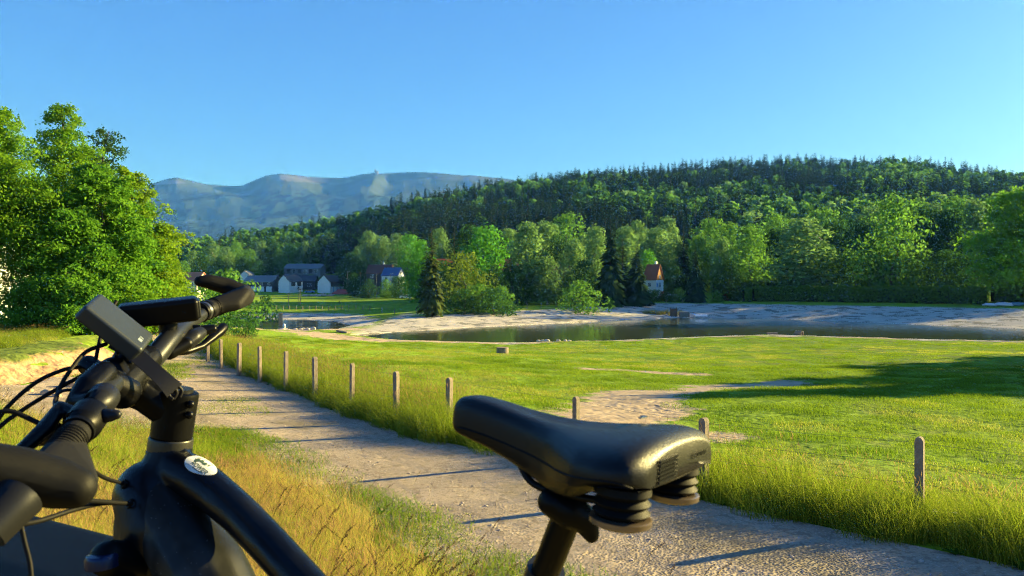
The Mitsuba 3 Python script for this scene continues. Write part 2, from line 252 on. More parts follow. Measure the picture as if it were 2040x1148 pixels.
# ------------------------------------------------------------------ far mountain range
def mountain():
    px = np.concatenate([np.arange(-700, 240, 30), np.arange(240, 1080, 3.0), np.arange(1080, 2800, 40)])
    cy = np.interp(px, [-700, 0, 200, 262, 300, 335, 352, 372, 410, 460, 482, 530, 556, 590, 620, 680, 700, 722, 742, 760, 830, 870, 925, 940, 1020, 1300, 2040, 2800], [430, 412, 395, 385, 367, 356, 354, 358, 367, 371, 370, 350, 346, 349, 353, 355, 352, 347, 345.5, 346, 343, 345, 350, 349, 358, 400, 450, 480])
    zc = (574 - cy) * 6000 / F; t = np.concatenate([np.linspace(0, .62, 50), np.linspace(.63, 1, 60), np.linspace(1.03, 1.6, 8)])
    PX, TT = np.meshgrid(px, t); pw = np.arange(-700, 2801, 10.0); zw = np.interp(pw, px, zc); gk = np.exp(-np.linspace(-2.5, 2.5, 61) ** 2); zs = np.convolve(np.pad(zw, 30, 'edge'), gk / gk.sum(), 'valid')
    ZC = np.interp(PX, pw, zs) + (np.interp(PX, px, zc) - np.interp(PX, pw, zs)) * sstep(.72, .99, TT)
    D = 2300 + 3700 * TT
    prof = np.where(TT < .62, .50 * (TT / .62) ** 1.15, .50 + .50 * ((TT - .62) / .38) ** .85)
    prof = np.where(TT > 1, 1 - .25 * (TT - 1), prof)
    g = lambda c, w: np.exp(-((PX - c) / w) ** 2)
    # spurs under the rim: a short rock rib, and a broad shoulder, each falling gently to the left and steeply to the right
    nz = meshkit.fbm(np.stack([PX * .035, TT * 9, 0 * PX], -1), 5) - .5
    ridge = np.abs(meshkit.fbm(np.stack([PX * .022 + TT * 2, TT * 3.0, 0 * PX + 4], -1), 4) - .5)
    wob = 26 * (meshkit.fbm(np.stack([PX * .02, TT * 11, 0 * PX + 2], -1), 3) - .5)
    rib = 748 - 55 * (1 - TT) + wob; sh = 962 - 60 * (1 - TT) + 2 * wob
    A = np.clip((PX - (rib - 112)) / 112, 0, 1) * sstep(rib + 32, rib + 2, PX); B = np.clip((PX - (rib + 36)) / (sh - rib - 36), 0, 1) ** .8 * sstep(sh + 140, sh, PX)
    saw = -(1 - np.maximum(A, B)) * sstep(560, 690, PX) * sstep(1030, 965, PX) * 58 * sstep(.70, .85, TT) * sstep(1.0, .965, TT)
    h = ZC * prof + saw + np.clip(TT, 0, 1) * (1 - .85 * sstep(.9, 1, TT)) * (34 * nz - 16 * ridge)
    X = (PX - 1020) / F * D; Z = h * D / 6000 * (6000 / D) ** .0
    Z = np.where(TT <= 1, h, h)
    v = np.stack([X.ravel(), D.ravel(), Z.ravel() + CAM_Z], 1); n = len(px)
    i, j = np.meshgrid(np.arange(len(t) - 1), np.arange(n - 1), indexing='ij')
    q = np.stack([i * n + j, i * n + j + 1, (i + 1) * n + j + 1, (i + 1) * n + j], -1).reshape(-1, 4)
    return trimesh.Trimesh(v, np.vstack([q[:, [0, 1, 2]], q[:, [0, 2, 3]]]), process=False)
def mountain_color(p, n, uv):
    wood = MIX((0.014, 0.028, 0.012), (0.04, 0.066, 0.023), SS(.35, .7, FB(p.x * .004, p.y * .0016, 2.0, 4)))
    wood = MIX(wood, (0.006, 0.011, 0.007), .9 * SS(.46, .58, FB(p.x * .03, p.y * .010, p.z * .02, 3)))
    wood = MIX(wood, (0.05, 0.075, 0.028), .6 * SS(.62, .70, FB(p.x * .0016, p.y * .0010, 5.0, 4)))
    alp = MIX((0.026, 0.043, 0.02), (0.052, 0.066, 0.033), FB(p.x * .006, p.y * .006, 1.0))
    rock = MIX((0.065, 0.063, 0.058), (0.13, 0.122, 0.112), FB(p.x * .02, p.y * .02, p.z * .04))
    line = p.z + 190 * (FB(p.x * .0022, p.y * .0022, 7.0) - .5)
    c = MIX(wood, alp, SS(610, 700, line))
    q = p.x / p.y * 1512 + 1020
    def zone(c, z, w, h): return SS(1.0, .5, dr.sqrt(dr.square((q - c) / w) + dr.square((p.z - z) / h)) + .9 * (FB(p.x * .006, p.y * .004, p.z * .006, 4) - .5))
    scree = dr.maximum(dr.maximum(zone(585.0, 850.0, 66.0, 62.0), zone(336.0, 812.0, 44.0, 34.0)), .55 * zone(930.0, 860.0, 90.0, 60.0))
    return MIX(c, rock, scree)
mat('mountain_mat', mountain_color, 0.95, spec=0.05)
struct('mountain', mountain(), 'mountain_mat')
# ------------------------------------------------------------------ the air between: far things fade to blue
scene['air_wall'] = {'type': 'null'}
scene['haze'] = {'type': 'cube', 'to_world': T().translate([0, 4200, 545]) @ T().scale([6500, 4300, 577]), 'bsdf': {'type': 'ref', 'id': 'air_wall'}, 'interior': {'type': 'ref', 'id': 'air_medium'}}
tag('haze', kind='stuff')

# ------------------------------------------------------------------ trees
def quads(c, nrm, w, h, rng, ragged=.25):
    """Leaf faces: kite-shaped pairs of triangles about the centres c, facing nrm."""
    n = len(c); r = rng.normal(size=(n, 3)); a = np.cross(nrm, r); a /= np.linalg.norm(a, axis=1, keepdims=True) + 1e-9; b = np.cross(nrm, a); b /= np.linalg.norm(b, axis=1, keepdims=True) + 1e-9
    w = (np.broadcast_to(w, (n,)) * rng.uniform(1 - ragged, 1 + ragged, n))[:, None]; h = (np.broadcast_to(h, (n,)) * rng.uniform(1 - ragged, 1 + ragged, n))[:, None]
    v = np.stack([c - a * w * .5, c - b * h * .28 + a * w * .1, c + a * w * .5 + nrm * w * .12, c + b * h * .28 + a * w * .1], 1).reshape(-1, 3)
    k = np.arange(n)[:, None] * 4
    return v, np.vstack([k + [0, 1, 2], k + [0, 2, 3]])
def tris(c, nrm, s, rng):
    n = len(c); r = rng.normal(size=(n, 3)); a = np.cross(nrm, r); a /= np.linalg.norm(a, axis=1, keepdims=True) + 1e-9; b = np.cross(nrm, a)
    s = (np.broadcast_to(s, (n,)) * rng.uniform(.6, 1.4, n))[:, None]
    return np.stack([c - a * s * .5 - b * s * .3, c + a * s * .5 - b * s * .3, c + b * s * .6 + a * s * rng.uniform(-.3, .3, (n, 1))], 1).reshape(-1, 3), np.arange(3 * n).reshape(-1, 3)
def unit(v): return v / (np.linalg.norm(v, axis=-1, keepdims=True) + 1e-9)
def tint(rng, n, per, a, b, var=.2):
    c = np.array(a) + (np.array(b) - np.array(a)) * rng.random((n, 1)); c = c * (1 + var * rng.normal(size=(n, 1)).clip(-2, 2)) ; return np.repeat(c.clip(.004, .9), per, 0)
GREEN = {'lime': ((.095, .22, .03), (.16, .34, .05)), 'birch': ((.13, .25, .07), (.21, .36, .11)), 'deep': ((.025, .085, .02), (.055, .14, .032)),
         'lone': ((.035, .055, .016), (.085, .115, .028)), 'olive': ((.12, .18, .02), (.17, .25, .03)), 'spruce': ((.018, .045, .018), (.042, .082, .028)), 'blue': ((.012, .038, .024), (.03, .066, .036)), 'fresh': ((.075, .26, .025), (.13, .36, .035))}
def crown_mesh(seed, n, leaf, h=1.0, spread=.32, lobes=26, base=.12, col='birch', top=.75, weep=0.0, tri=False):
    """Leaves of a broad tree of height 1: many lobes about a leader, leaf faces through their shells."""
    rng = np.random.default_rng(seed); L = []
    for k in range(lobes):
        t = base + (1 - base) * ((k + .5 + rng.uniform(-.4, .4)) / lobes); r = spread * (np.sin(np.pi * np.clip((t - base) / (1 - base), .02, .98) ** top).clip(0) ** .65) * rng.uniform(.35, 1.0)
        a = k * 2.4 + rng.uniform(-.5, .5); s = rng.uniform(.09, .17) * (1.25 - .5 * t) * (spread / .3) ** .5
        L.append((np.array([r * np.cos(a), r * np.sin(a), min(t, 1 - s * .6)]), np.array([s * rng.uniform(.9, 1.4), s * rng.uniform(.9, 1.4), s * rng.uniform(.7, 1.1)]), rng.random()))
    w = np.array([l[1].prod() ** .67 for l in L]); idx = rng.choice(lobes, n, p=w / w.sum())
    C, R, hue = np.array([l[0] for l in L]), np.array([l[1] for l in L]), np.array([l[2] for l in L])
    d = unit(rng.normal(size=(n, 3))); rad = rng.uniform(.35, 1.06, (n, 1)) ** .45; c = C[idx] + d * R[idx] * rad
    c[:, 2] -= weep * rng.random(n) ** 2 * np.hypot(c[:, 0], c[:, 1]); nrm = unit(d * 1.3 + rng.normal(size=(n, 3)) * .6 + [0, 0, .25])
    lo, hi = map(np.array, GREEN[col]); cc = lo + (hi - lo) * (hue[idx] * .6 + .4 * rng.random(n))[:, None]; cc *= (1 + .18 * rng.normal(size=(n, 1)).clip(-2, 2))
    v, f = tris(c, nrm, leaf, rng) if tri else quads(c, nrm, leaf, leaf * 1.2, rng)
    return trimesh.Trimesh(v, f, process=False), np.repeat(cc.clip(.005, .9), len(v) // n, 0)
def wood_mesh(seed, r0, h, limbs=7, spread=.2, base=.15):
    rng = np.random.default_rng(seed + 99); P = np.array([[rng.normal() * .012 * k, rng.normal() * .012 * k, h * k / 5 - .01] for k in range(6)]); P[0, :2] = 0
    parts = [tube(P, r0 * np.linspace(1.25, .25, 6), 7, 2)]
    for k in range(limbs):
        t = base + (.85 - base) * k / limbs; i = t * 5; q = P[int(i)] + (P[min(int(i) + 1, 5)] - P[int(i)]) * (i % 1); a = k * 2.4 + rng.uniform(-.4, .4); l = spread * rng.uniform(.6, 1.1) * (1.15 - t)
        e = q + [l * np.cos(a), l * np.sin(a), l * rng.uniform(.5, 1.1)]; parts.append(tube([q, (q + e) / 2 + [0, 0, -.02 * l], e], r0 * np.array([.4, .25, .08]) * (1.1 - t), 5, 2))
    return join(*parts)
def spruce_mesh(seed, tiers, per, rad=.17, base=.04, col='spruce', droop=.5, segs=3, gap=0.0, tw=.5, taper=.8):
    """A spruce of height 1: whorls of drooping boughs, each a ragged spray of needle faces."""
    rng = np.random.default_rng(seed); V, Fc, C, o = [], [], [], 0; lo, hi = map(np.array, GREEN[col])
    for k in range(tiers):
        t = base + (1 - base) * (k / tiers) ** .92; r = rad * (1 - t) ** taper * rng.uniform(.8, 1.1) + .008; m = max(4, int(per * (1 - .55 * t))); a0 = rng.uniform(0, 6)
        for j in range(m):
            if rng.random() < gap: continue
            a = a0 + j * 2 * np.pi / m + rng.uniform(-.25, .25); l = r * rng.uniform(.6, 1.15); out = np.array([np.cos(a), np.sin(a), 0]); side = np.array([-out[1], out[0], 0]); z = t + rng.uniform(-.5, .5) / tiers
            s = np.linspace(0, 1, segs + 1); p = out * (l * s)[:, None] + np.array([0, 0, 1]) * (z + .16 * l * s - droop * l * s ** 2 * (1.15 - .8 * t))[:, None]
            wd = tw * l * np.array([.25] + [1.0] * (segs - 1) + [.12]) * rng.uniform(.7, 1.2, segs + 1) * .55; sag = np.array([0, 0, -1.0]) * (wd * .55)[:, None]
            A, B = p + side * wd[:, None] + sag, p - side * wd[:, None] + sag
            v = np.concatenate([p, A, B]); n = segs + 1; i = np.arange(segs)
            Fc += [o + np.stack([i, i + n, i + n + 1], 1), o + np.stack([i, i + n + 1, i + 1], 1), o + np.stack([i, i + 2 * n + 1, i + 2 * n], 1), o + np.stack([i, i + 1, i + 2 * n + 1], 1)]
            c = (lo + (hi - lo) * rng.random()) * (1 + .15 * rng.normal()); V.append(v); C.append(np.tile(c.clip(.004, 1), (len(v), 1))); o += len(v)
    return trimesh.Trimesh(np.vstack(V), np.vstack(Fc), process=False), np.vstack(C)
def tree_proto(name, crown, bark, wood, lm='leaf_mat'):
    group_of(name, {'crown': mikit.ply(crown[0], 'far_leaf' if lm == 'leaf_mat' else lm, color=crown[1]), 'trunk': mikit.ply(wood, bark, smooth=True)})
# mid-distance trees (160 to 450 m away)
for k in range(3): tree_proto('birch%d' % k, crown_mesh(10 + k, 3600, .036, spread=.15, lobes=40, base=.10, col='birch', top=.7, weep=.5), 'pale_bark', wood_mesh(10 + k, .011, .92, 8, .16))
for k in range(3): tree_proto('broad%d' % k, crown_mesh(20 + k, 3800, .038, spread=.34, lobes=36, base=.06, col='lime', top=.62), 'bark', wood_mesh(20 + k, .016, .75, 8, .25))
for k in range(2): tree_proto('deep%d' % k, crown_mesh(30 + k, 3800, .038, spread=.33, lobes=34, base=.05, col='deep', top=.62), 'bark', wood_mesh(30 + k, .016, .75, 8, .25))
tree_proto('olive0', crown_mesh(40, 2200, .040, spread=.42, lobes=26, base=.18, col='olive', top=.6), 'bark', wood_mesh(40, .018, .75, 9, .33))
for k in range(2): tree_proto('spruce%d' % k, spruce_mesh(50 + k, 30, 11, .17, .05), 'bark', tube([(0, 0, -.02), (0, 0, .5), (0, 0, .99)], [.014, .009, .001], 6), 'needle_mat')
tree_proto('feature_spruce', spruce_mesh(60, 46, 11, .20, .10, 'lone', .75, 5, .16, .42), 'bark', tube([(0, 0, -.02), (0, 0, .5), (0, 0, .99)], [.016, .011, .001], 7), 'needle_mat')
tree_proto('dark_spruce', spruce_mesh(61, 40, 12, .27, .03, 'spruce', .7, 4, .05, .5), 'bark', tube([(0, 0, -.02), (0, 0, .5), (0, 0, .99)], [.016, .011, .001], 7), 'needle_mat')
for k in range(2): tree_proto('bush%d' % k, crown_mesh(70 + k, 1300, .075, spread=.62, lobes=26, base=.02, col='lime' if k else 'deep', top=.55), 'bark', wood_mesh(70 + k, .02, .6, 7, .4))
tree_proto('fresh0', crown_mesh(75, 3800, .040, spread=.30, lobes=34, base=.05, col='fresh', top=.62), 'bark', wood_mesh(75, .016, .75, 8, .25))
def stand(name, proto, px, top, d, label, cat='tree', group=None, wide=1.0, seed=0, base=None):
    """A tree whose top the photograph shows at (px, top), d metres away."""
    p = at(px, top, d); z = height(p[0], d)[0] - .1 if base is None else base; h = p[2] - z; key = thing(name, label, cat, group)
    m = place(p[0], d, z, h * wide, (px * 37 + seed * 71) % 360, h); instance(key, proto, m); return key
G1 = 'birches in the belt of trees behind the pond'; G2 = 'broad trees in the belt behind the pond'; G3 = 'dark spruces in the belt behind the pond'; G4 = 'young trees along the foot of the wooded hill'
# trees that stand out
stand('spruce', 'feature_spruce', 860, 450, 152, 'tall ragged spruce standing alone at the pond bank right of the houses', 'spruce', wide=.95)
stand('spruce', 'dark_spruce', 1216, 438, 193, 'tallest dark spruce of the pair left of the orange-gabled cottage', 'spruce', wide=.95)
stand('spruce', 'dark_spruce', 1268, 490, 197, 'lower dark spruce hugging the left wall of the orange-gabled cottage', 'spruce', wide=1.25, seed=2)
stand('spruce', 'dark_spruce', 1385, 490, 206, 'rounded bushy spruce standing free just right of the orange-gabled cottage', 'spruce', wide=.98, seed=4)
stand('birch_tree', 'birch0', 1050, 444, 200, 'tallest twin-topped birch with pale hanging foliage left of the spruce pair', 'birch', wide=1.35)
stand('birch_tree', 'birch1', 1090, 510, 197, 'bright young birch with its foliage down to the far pond bank', 'birch', wide=1.5)
stand('birch_tree', 'birch2', 1142, 478, 205, 'slender birch between the bright young birch and the spruce pair', 'birch', wide=1.2)
stand('broad_tree', 'olive0', 925, 503, 172, 'olive spreading tree with visible trunk just right of the lone spruce', 'tree', wide=1.1)
stand('broad_tree', 'fresh0', 968, 452, 215, 'bright green broad tree behind the olive spreading tree', 'tree', wide=1.1)
stand('broad_tree', 'broad0', 1495, 450, 222, 'large round broad tree with sunlit right half above the clipped hedge', 'tree', wide=1.05)
stand('birch_tree', 'birch1', 1600, 434, 208, 'birch lit yellow along its right edge behind the hedge', 'birch', wide=1.9, seed=3)
stand('broad_tree', 'broad1', 1778, 392, 198, 'highest sunlit tree rising behind the right half of the hedge', 'tree', wide=.95)
stand('birch_tree', 'birch2', 606, 482, 450, 'left one of two slim birches above the white houses', 'birch', wide=1.0)
stand('birch_tree', 'birch0', 626, 475, 455, 'right one of two slim birches above the white houses', 'birch', wide=1.1)
stand('broad_tree', 'deep0', 668, 494, 445, 'round dark tree right of the two slim birches', 'tree', wide=1.1)
stand('broad_tree', 'broad2', 497, 497, 400, 'cone-shaped broad tree left of the grey-roofed upper house', 'tree', wide=1.0)
stand('broad_tree', 'broad0', 556, 497, 455, 'round broad tree directly behind the grey-roofed upper house', 'tree', wide=1.0)
stand('spruce', 'spruce0', 905, 446, 205, 'dark spruce close behind the lone ragged spruce', 'spruce', wide=1.25)
# the belts between them: their look and place tell them apart only as kinds
rb = random.Random(7)
LB = {'birch': ('pale feathery birch in the belt of trees behind the pond', 'birch', G1), 'broad': ('sunlit green broad tree in the belt of trees behind the pond', 'tree', G2), 'deep': ('dark green broad tree in the belt of trees behind the pond', 'tree', G2 + ', dark ones'),
      'spruce': ('dark pointed spruce among the broad trees behind the pond', 'spruce', G3), 'fresh': ('fresh green tree in the belt of trees behind the pond', 'tree', G2 + ', fresh green ones')}
NAMES = {'birch': 'birch_tree', 'broad': 'broad_tree', 'deep': 'broad_tree', 'spruce': 'spruce', 'fresh': 'broad_tree'}
WHERE = [(720, 'at the right end of the white houses'), (800, 'behind the red and blue roofed houses'), (900, 'around the lone ragged spruce'), (1035, 'behind the shrub mound'), (1160, 'beside the twin-topped birch'), (1290, 'behind the dark spruce pair'), (1420, 'around the orange-gabled cottage'), (1560, 'above the left end of the hedge'), (1690, 'above the middle of the hedge'), (1890, 'above the right half of the hedge'), (9999, 'behind the right end of the hedge')]
ORD = ['', 'second', 'third', 'fourth', 'fifth', 'sixth', 'seventh', 'eighth', 'ninth', 'tenth', 'eleventh', 'twelfth', 'thirteenth', 'fourteenth', 'fifteenth']
def place_words(rows):
    out, seen = {}, {}
    for r in sorted(rows): seen.setdefault((r[3], next(w for x, w in WHERE if r[0] < x)), []).append(r)
    for (k, w), rs in seen.items():
        for i, r in enumerate(rs): out[r] = w + ('' if len(rs) == 1 else ', leftmost such' if i == 0 else ', rightmost such' if i == len(rs) - 1 else ', %s such from the left' % ORD[i])
    return out
KIND_WORDS = {'birch': 'pale feathery birch', 'broad': 'sunlit green broad tree', 'deep': 'dark green broad tree', 'spruce': 'dark pointed spruce', 'fresh': 'fresh green tree'}
def belt(rows):
    rows = [(a, b, c, k, w * .78 if k == 'birch' else w) for a, b, c, k, w in rows] + [(a + rb.randint(10, 17), b + rb.randint(4, 24), c + rb.randint(4, 9), k, w * .7) for a, b, c, k, w in rows if k == 'birch']
    rows += [(1128, 462, 236, 'spruce', 1.1), (1182, 436, 248, 'spruce', 1.0), (1478, 452, 262, 'spruce', 1.0), (1660, 424, 292, 'spruce', 1.1), (1812, 408, 284, 'spruce', 1.0), (985, 452, 262, 'spruce', 1.1), (1240, 470, 206, 'spruce', 1.2), (850, 478, 230, 'spruce', 1.2), (1405, 462, 268, 'spruce', 1.1)]
    words = place_words(rows)
    for px, top, d, kind, wide in rows:
        k = kind + str(rb.randrange({'birch': 3, 'broad': 3, 'deep': 2, 'spruce': 2, 'fresh': 1}[kind])); lb = LB[kind]
        stand(NAMES[kind], k, px, top, d, KIND_WORDS[kind] + ' ' + words[(px, top, d, kind, wide)], lb[1], lb[2], wide, seed=rb.randrange(9))
belt([(735, 462, 365, 'birch', 1.6), (762, 470, 360, 'birch', 1.5), (790, 466, 350, 'birch', 1.6), (815, 468, 335, 'fresh', .9), (838, 480, 235, 'fresh', .8), (875, 455, 260, 'birch', 1.3), (935, 452, 255, 'deep', 1.0),
      (950, 442, 260, 'spruce', 1.2), (1000, 470, 235, 'deep', 1.0), (1012, 455, 265, 'birch', 1.5), (1085, 440, 260, 'birch', 1.4), (1110, 470, 240, 'deep', .9), (1165, 470, 240, 'birch', 1.3), (1130, 425, 330, 'broad', 1.1),
      (1185, 452, 215, 'birch', 1.4), (1245, 452, 230, 'birch', 1.5), (1270, 440, 260, 'birch', 1.4), (1292, 500, 232, 'fresh', .9), (1305, 455, 240, 'birch', 1.6), (1330, 432, 300, 'birch', 1.5), (1340, 470, 262, 'birch', 1.5), (1362, 445, 260, 'spruce', 1.2),
      (1395, 470, 262, 'broad', .9), (1415, 438, 275, 'broad', 1.0), (1440, 475, 236, 'birch', 1.4), (1455, 446, 250, 'broad', 1.0), (1540, 455, 258, 'deep', 1.0), (1545, 430, 275, 'broad', 1.0), (1570, 455, 255, 'birch', 1.4), (1635, 440, 245, 'deep', 1.1), (1645, 415, 260, 'broad', 1.0),
      (1670, 440, 248, 'deep', 1.1), (1700, 425, 268, 'birch', 1.6), (1720, 440, 255, 'deep', 1.15), (1735, 410, 272, 'birch', 1.5), (1835, 415, 258, 'deep', 1.0), (1825, 400, 270, 'broad', 1.0), (1860, 405, 265, 'birch', 1.5), (1895, 420, 255, 'deep', 1.1), (1905, 395, 275, 'broad', 1.1), (1940, 400, 262, 'birch', 1.5), (1980, 390, 270, 'broad', 1.0), (2030, 400, 275, 'deep', 1.1), 
      (1590, 480, 215, 'deep', 1.1), (1650, 490, 210, 'deep', 1.2), (1700, 500, 206, 'deep', 1.3), (1760, 500, 200, 'deep', 1.2), (1830, 495, 196, 'deep', 1.2), (1885, 500, 192, 'deep', 1.3), (1945, 505, 192, 'deep', 1.3), (1160, 520, 190, 'deep', 1.2), (1020, 520, 195, 'deep', 1.1), (985, 530, 190, 'deep', 1.0), (1452, 520, 212, 'deep', 1.1), (1345, 530, 250, 'deep', 1.2), (880, 520, 200, 'deep', 1.2), (826, 520, 330, 'deep', 1.2), (800, 512, 350, 'deep', 1.2), (700, 505, 350, 'deep', 1.2), (690, 480, 400, 'spruce', 1.3)])
left_rows = [(365, 520, 360, 'broad', 1.0), (385, 500, 430, 'birch', 1.3), (400, 505, 400, 'deep', 1.0), (425, 485, 440, 'birch', 1.6), (450, 492, 420, 'birch', 1.5), (470, 486, 430, 'broad', 1.0), (520, 480, 460, 'birch', 1.5), (540, 474, 470, 'deep', 1.0), (578, 486, 450, 'broad', 1.0), (590, 505, 455, 'deep', 1.0), (645, 480, 470, 'deep', 1.1), (655, 500, 450, 'birch', 1.4), (700, 476, 430, 'spruce', 1.2), (715, 490, 380, 'birch', 1.4), (437, 512, 390, 'deep', 1.1), (480, 512, 395, 'deep', 1.0), (530, 505, 420, 'deep', 1.1)]
WHERE = [(440, 'left of the upper grey-roofed house, behind the raised grip'), (560, 'behind the long row of houses'), (9999, 'behind the white gabled houses')]
lw = place_words(left_rows)
for px, top, d, kind, wide in left_rows:
    k = kind + str(rb.randrange({'birch': 3, 'broad': 3, 'deep': 2, 'spruce': 2}[kind]))
    stand(NAMES[kind], k, px, top, d, {'birch': 'pale young birch ', 'broad': 'rounded sunlit tree ', 'deep': 'rounded dark tree ', 'spruce': 'pointed spruce '}[kind] + lw[(px, top, d, kind, wide)], LB[kind][1], G4 + ', ' + kind, wide, seed=rb.randrange(9))
# bushes
stand('broad_tree', 'deep1', 706, 545, 300, 'round dark tree hiding the foot of the utility poles right of the beige shed', wide=1.0)
stand('broad_tree', 'deep0', 735, 556, 285, 'low dark tree in front of the brown-roofed house', wide=1.2)
stand('broad_tree', 'broad1', 768, 556, 280, 'small round tree in front of the blue-roofed house', wide=1.1)
stand('broad_tree', 'deep1', 800, 552, 275, 'dark round tree between the blue-roofed house and the lone spruce', wide=1.2)
stand('broad_tree', 'deep0', 788, 552, 284, 'dark bushy tree right in front of the blue-roofed house', wide=1.5)
stand('spruce', 'spruce1', 727, 540, 292, 'small dark conifer in front of the brown-roofed house', 'spruce', wide=1.3)
for px, top, d, k, lab, w in [(586, 549, 398, 0, 'leftmost of three shrubs below the upper grey-roofed house', 1.6), (617, 547, 398, 1, 'middle one of three shrubs below the upper grey-roofed house', 1.8), (646, 549, 398, 1, 'rightmost of three shrubs below the upper grey-roofed house', 1.5), (1308, 577, 214, 0, 'dark garden shrub hiding the foot of the cottage wall', 1.4), (1296, 577, 208, 0, 'dark garden shrub against the foot of the cottage', 1.2), (1330, 578, 209, 0, 'dark garden shrub right of the cottage door side', 1.3), (1352, 573, 210, 1, 'shrub between the cottage and the bushy spruce', 1.2), (1012, 556, 200, 1, 'shrub in front of the half hidden white house', 1.2), (955, 566, 166, 1, 'broad-leaved bright shrub mound right of the lone spruce', 1.6), (925, 575, 160, 0, 'low round shrub between the lone spruce and the bright shrub mound', 1.2), (1000, 570, 166, 1, 'shrub at the right end of the bright shrub mound', 1.0), (1155, 560, 172, 1, 'rounded shrub with sunlit top left of the spruce pair', 1.3), (1215, 592, 183, 1, 'small yellow-green sapling in front of the spruce pair', .7), (982, 574, 160, 0, 'dark shrub in the middle of the shrub mound', 1.3),
                          (440, 606, 62, 0, 'dense green bush below the raised grip, by the bend of the track', .85), (490, 617, 66, 0, 'dense green bush reaching down to the lawn at the side pond', .8), (530, 588, 160, 0, 'young conifer-green shrub on the grass below the white houses', .6), (452, 538, 140, 1, 'bright shrub behind the raised grip', 1.0), (412, 562, 130, 1, 'sunlit shrub below the orange roof at the left', 1.0), (372, 590, 80, 0, 'dark shrub left of the raised grip', .9),
                          (1428, 578, 204, 1, 'small rounded shrub at the left end of the hedge', .9), (1466, 580, 208, 0, 'clipped shrub next to the gap in the hedge', .8)]:
    stand('bush', 'bush%d' % k, px, top, d, lab, 'bush', wide=w)
# ------------------------------------------------------------------ forest on the hill
HT = tube([(0, 0, -.02), (0, 0, .8)], [.013, .003], 4, cap=False)
for k in range(3):
    s = spruce_mesh(80 + k, 13, 6, .19, .08, 'spruce' if k else 'blue', .6, 2, 0, 1.25, .62); group_of('hill_spruce%d' % k, {'crown': mikit.ply(s[0], 'needle_mat', color=s[1]), 'trunk': mikit.ply(HT, 'bark')})
for k in range(3):
    s = crown_mesh(90 + k, 190, .13, spread=.30, lobes=14, base=.12, col=('deep', 'lime', 'birch')[k], top=.6, tri=True); group_of('hill_broad%d' % k, {'crown': mikit.ply(s[0], 'far_leaf', color=s[1]), 'trunk': mikit.ply(HT, 'bark')})
rng = np.random.default_rng(3); spots = []
yy = 300.0
while yy < 1010:
    st = 6.6 + .0035 * (yy - 300); n = int(yy * 1.32 / st); xx = yy * (-.50 + 1.32 * (np.arange(n) + rng.uniform(-.42, .42, n)) / n); spots.append(np.stack([xx, yy + rng.uniform(-.5, .5, n) * st], 1)); yy += st
S = np.vstack(spots); u = S[:, 0] / S[:, 1]; cd, cz = crest(u)
start = np.interp(u * F + 1020, [0, 340, 560, 720, 900, 2040], [440, 440, 460, 420, 325, 300]); keep = (S[:, 1] < cd + 25) & (S[:, 1] > start); S = S[keep]; Z = height(S[:, 0], S[:, 1])
HWHERE = [(480, 'at its far left end'), (620, 'above the long terrace'), (760, 'above the white gables'), (860, 'above the blue-roofed house'), (960, 'above the lone spruce'), (1060, 'above the shrub mound'), (1180, 'above the twin-topped birch'), (1290, 'above the dark spruce pair'), (1400, 'above the orange-gabled cottage'), (1520, 'above the left end of the hedge'), (1660, 'above the middle of the hedge'), (1830, 'above the highest sunlit tree'), (1960, 'left of the maple at the right edge'), (9999, 'behind the maple at the right edge')]
patch = meshkit.fbm(np.stack([S[:, 0] * .011, S[:, 1] * .011, 0 * S[:, 0]], -1), 3, 5); order = np.argsort(S[:, 1]); cnt = {'s': 0, 'b': 0}
pxs = S[:, 0] / S[:, 1] * F + 1020
for i in order:
    conifer = patch[i] + rng.normal() * .10 + .0007 * (Z[i] - 60) - .07 * sstep(1620, 1800, pxs[i]) + .05 * sstep(1550, 1400, pxs[i]) > .435; h = rng.uniform(13, 25) if conifer else rng.uniform(12, 19)
    k = int(rng.choice(3, p=(.36, .32, .32) if conifer else (.62, .31, .07))); nm = 's' if conifer else 'b'; cnt[nm] += 1
    m = place(S[i, 0], S[i, 1], Z[i] - .3, h * rng.uniform(.85, 1.25), rng.uniform(0, 360), h)
    if cnt[nm] <= 140 and -80 < pxs[i] < 2120:
        key = thing('hill_spruce' if conifer else 'hill_tree', ('pointed spruce' if conifer else 'round-crowned tree') + ' on the lower hill slope ' + next(w for x, w in HWHERE if pxs[i] < x), 'spruce' if conifer else 'tree', 'forest trees on the lower hill slope, ' + ('spruces' if conifer else 'broad trees'))
    else: key = numbered('forest'); key = key if key != 'forest' else 'forest__000'
    instance(key, 'hill_spruce%d' % k if conifer else 'hill_broad%d' % k, m)
scene.update({'forest__%03d' % i: scene.pop(k) for i, k in enumerate([k for k in scene if k.startswith('forest')])})
tag('forest', 'dense mixed forest of spruces and broad trees covering the hill', 'forest', kind='stuff')

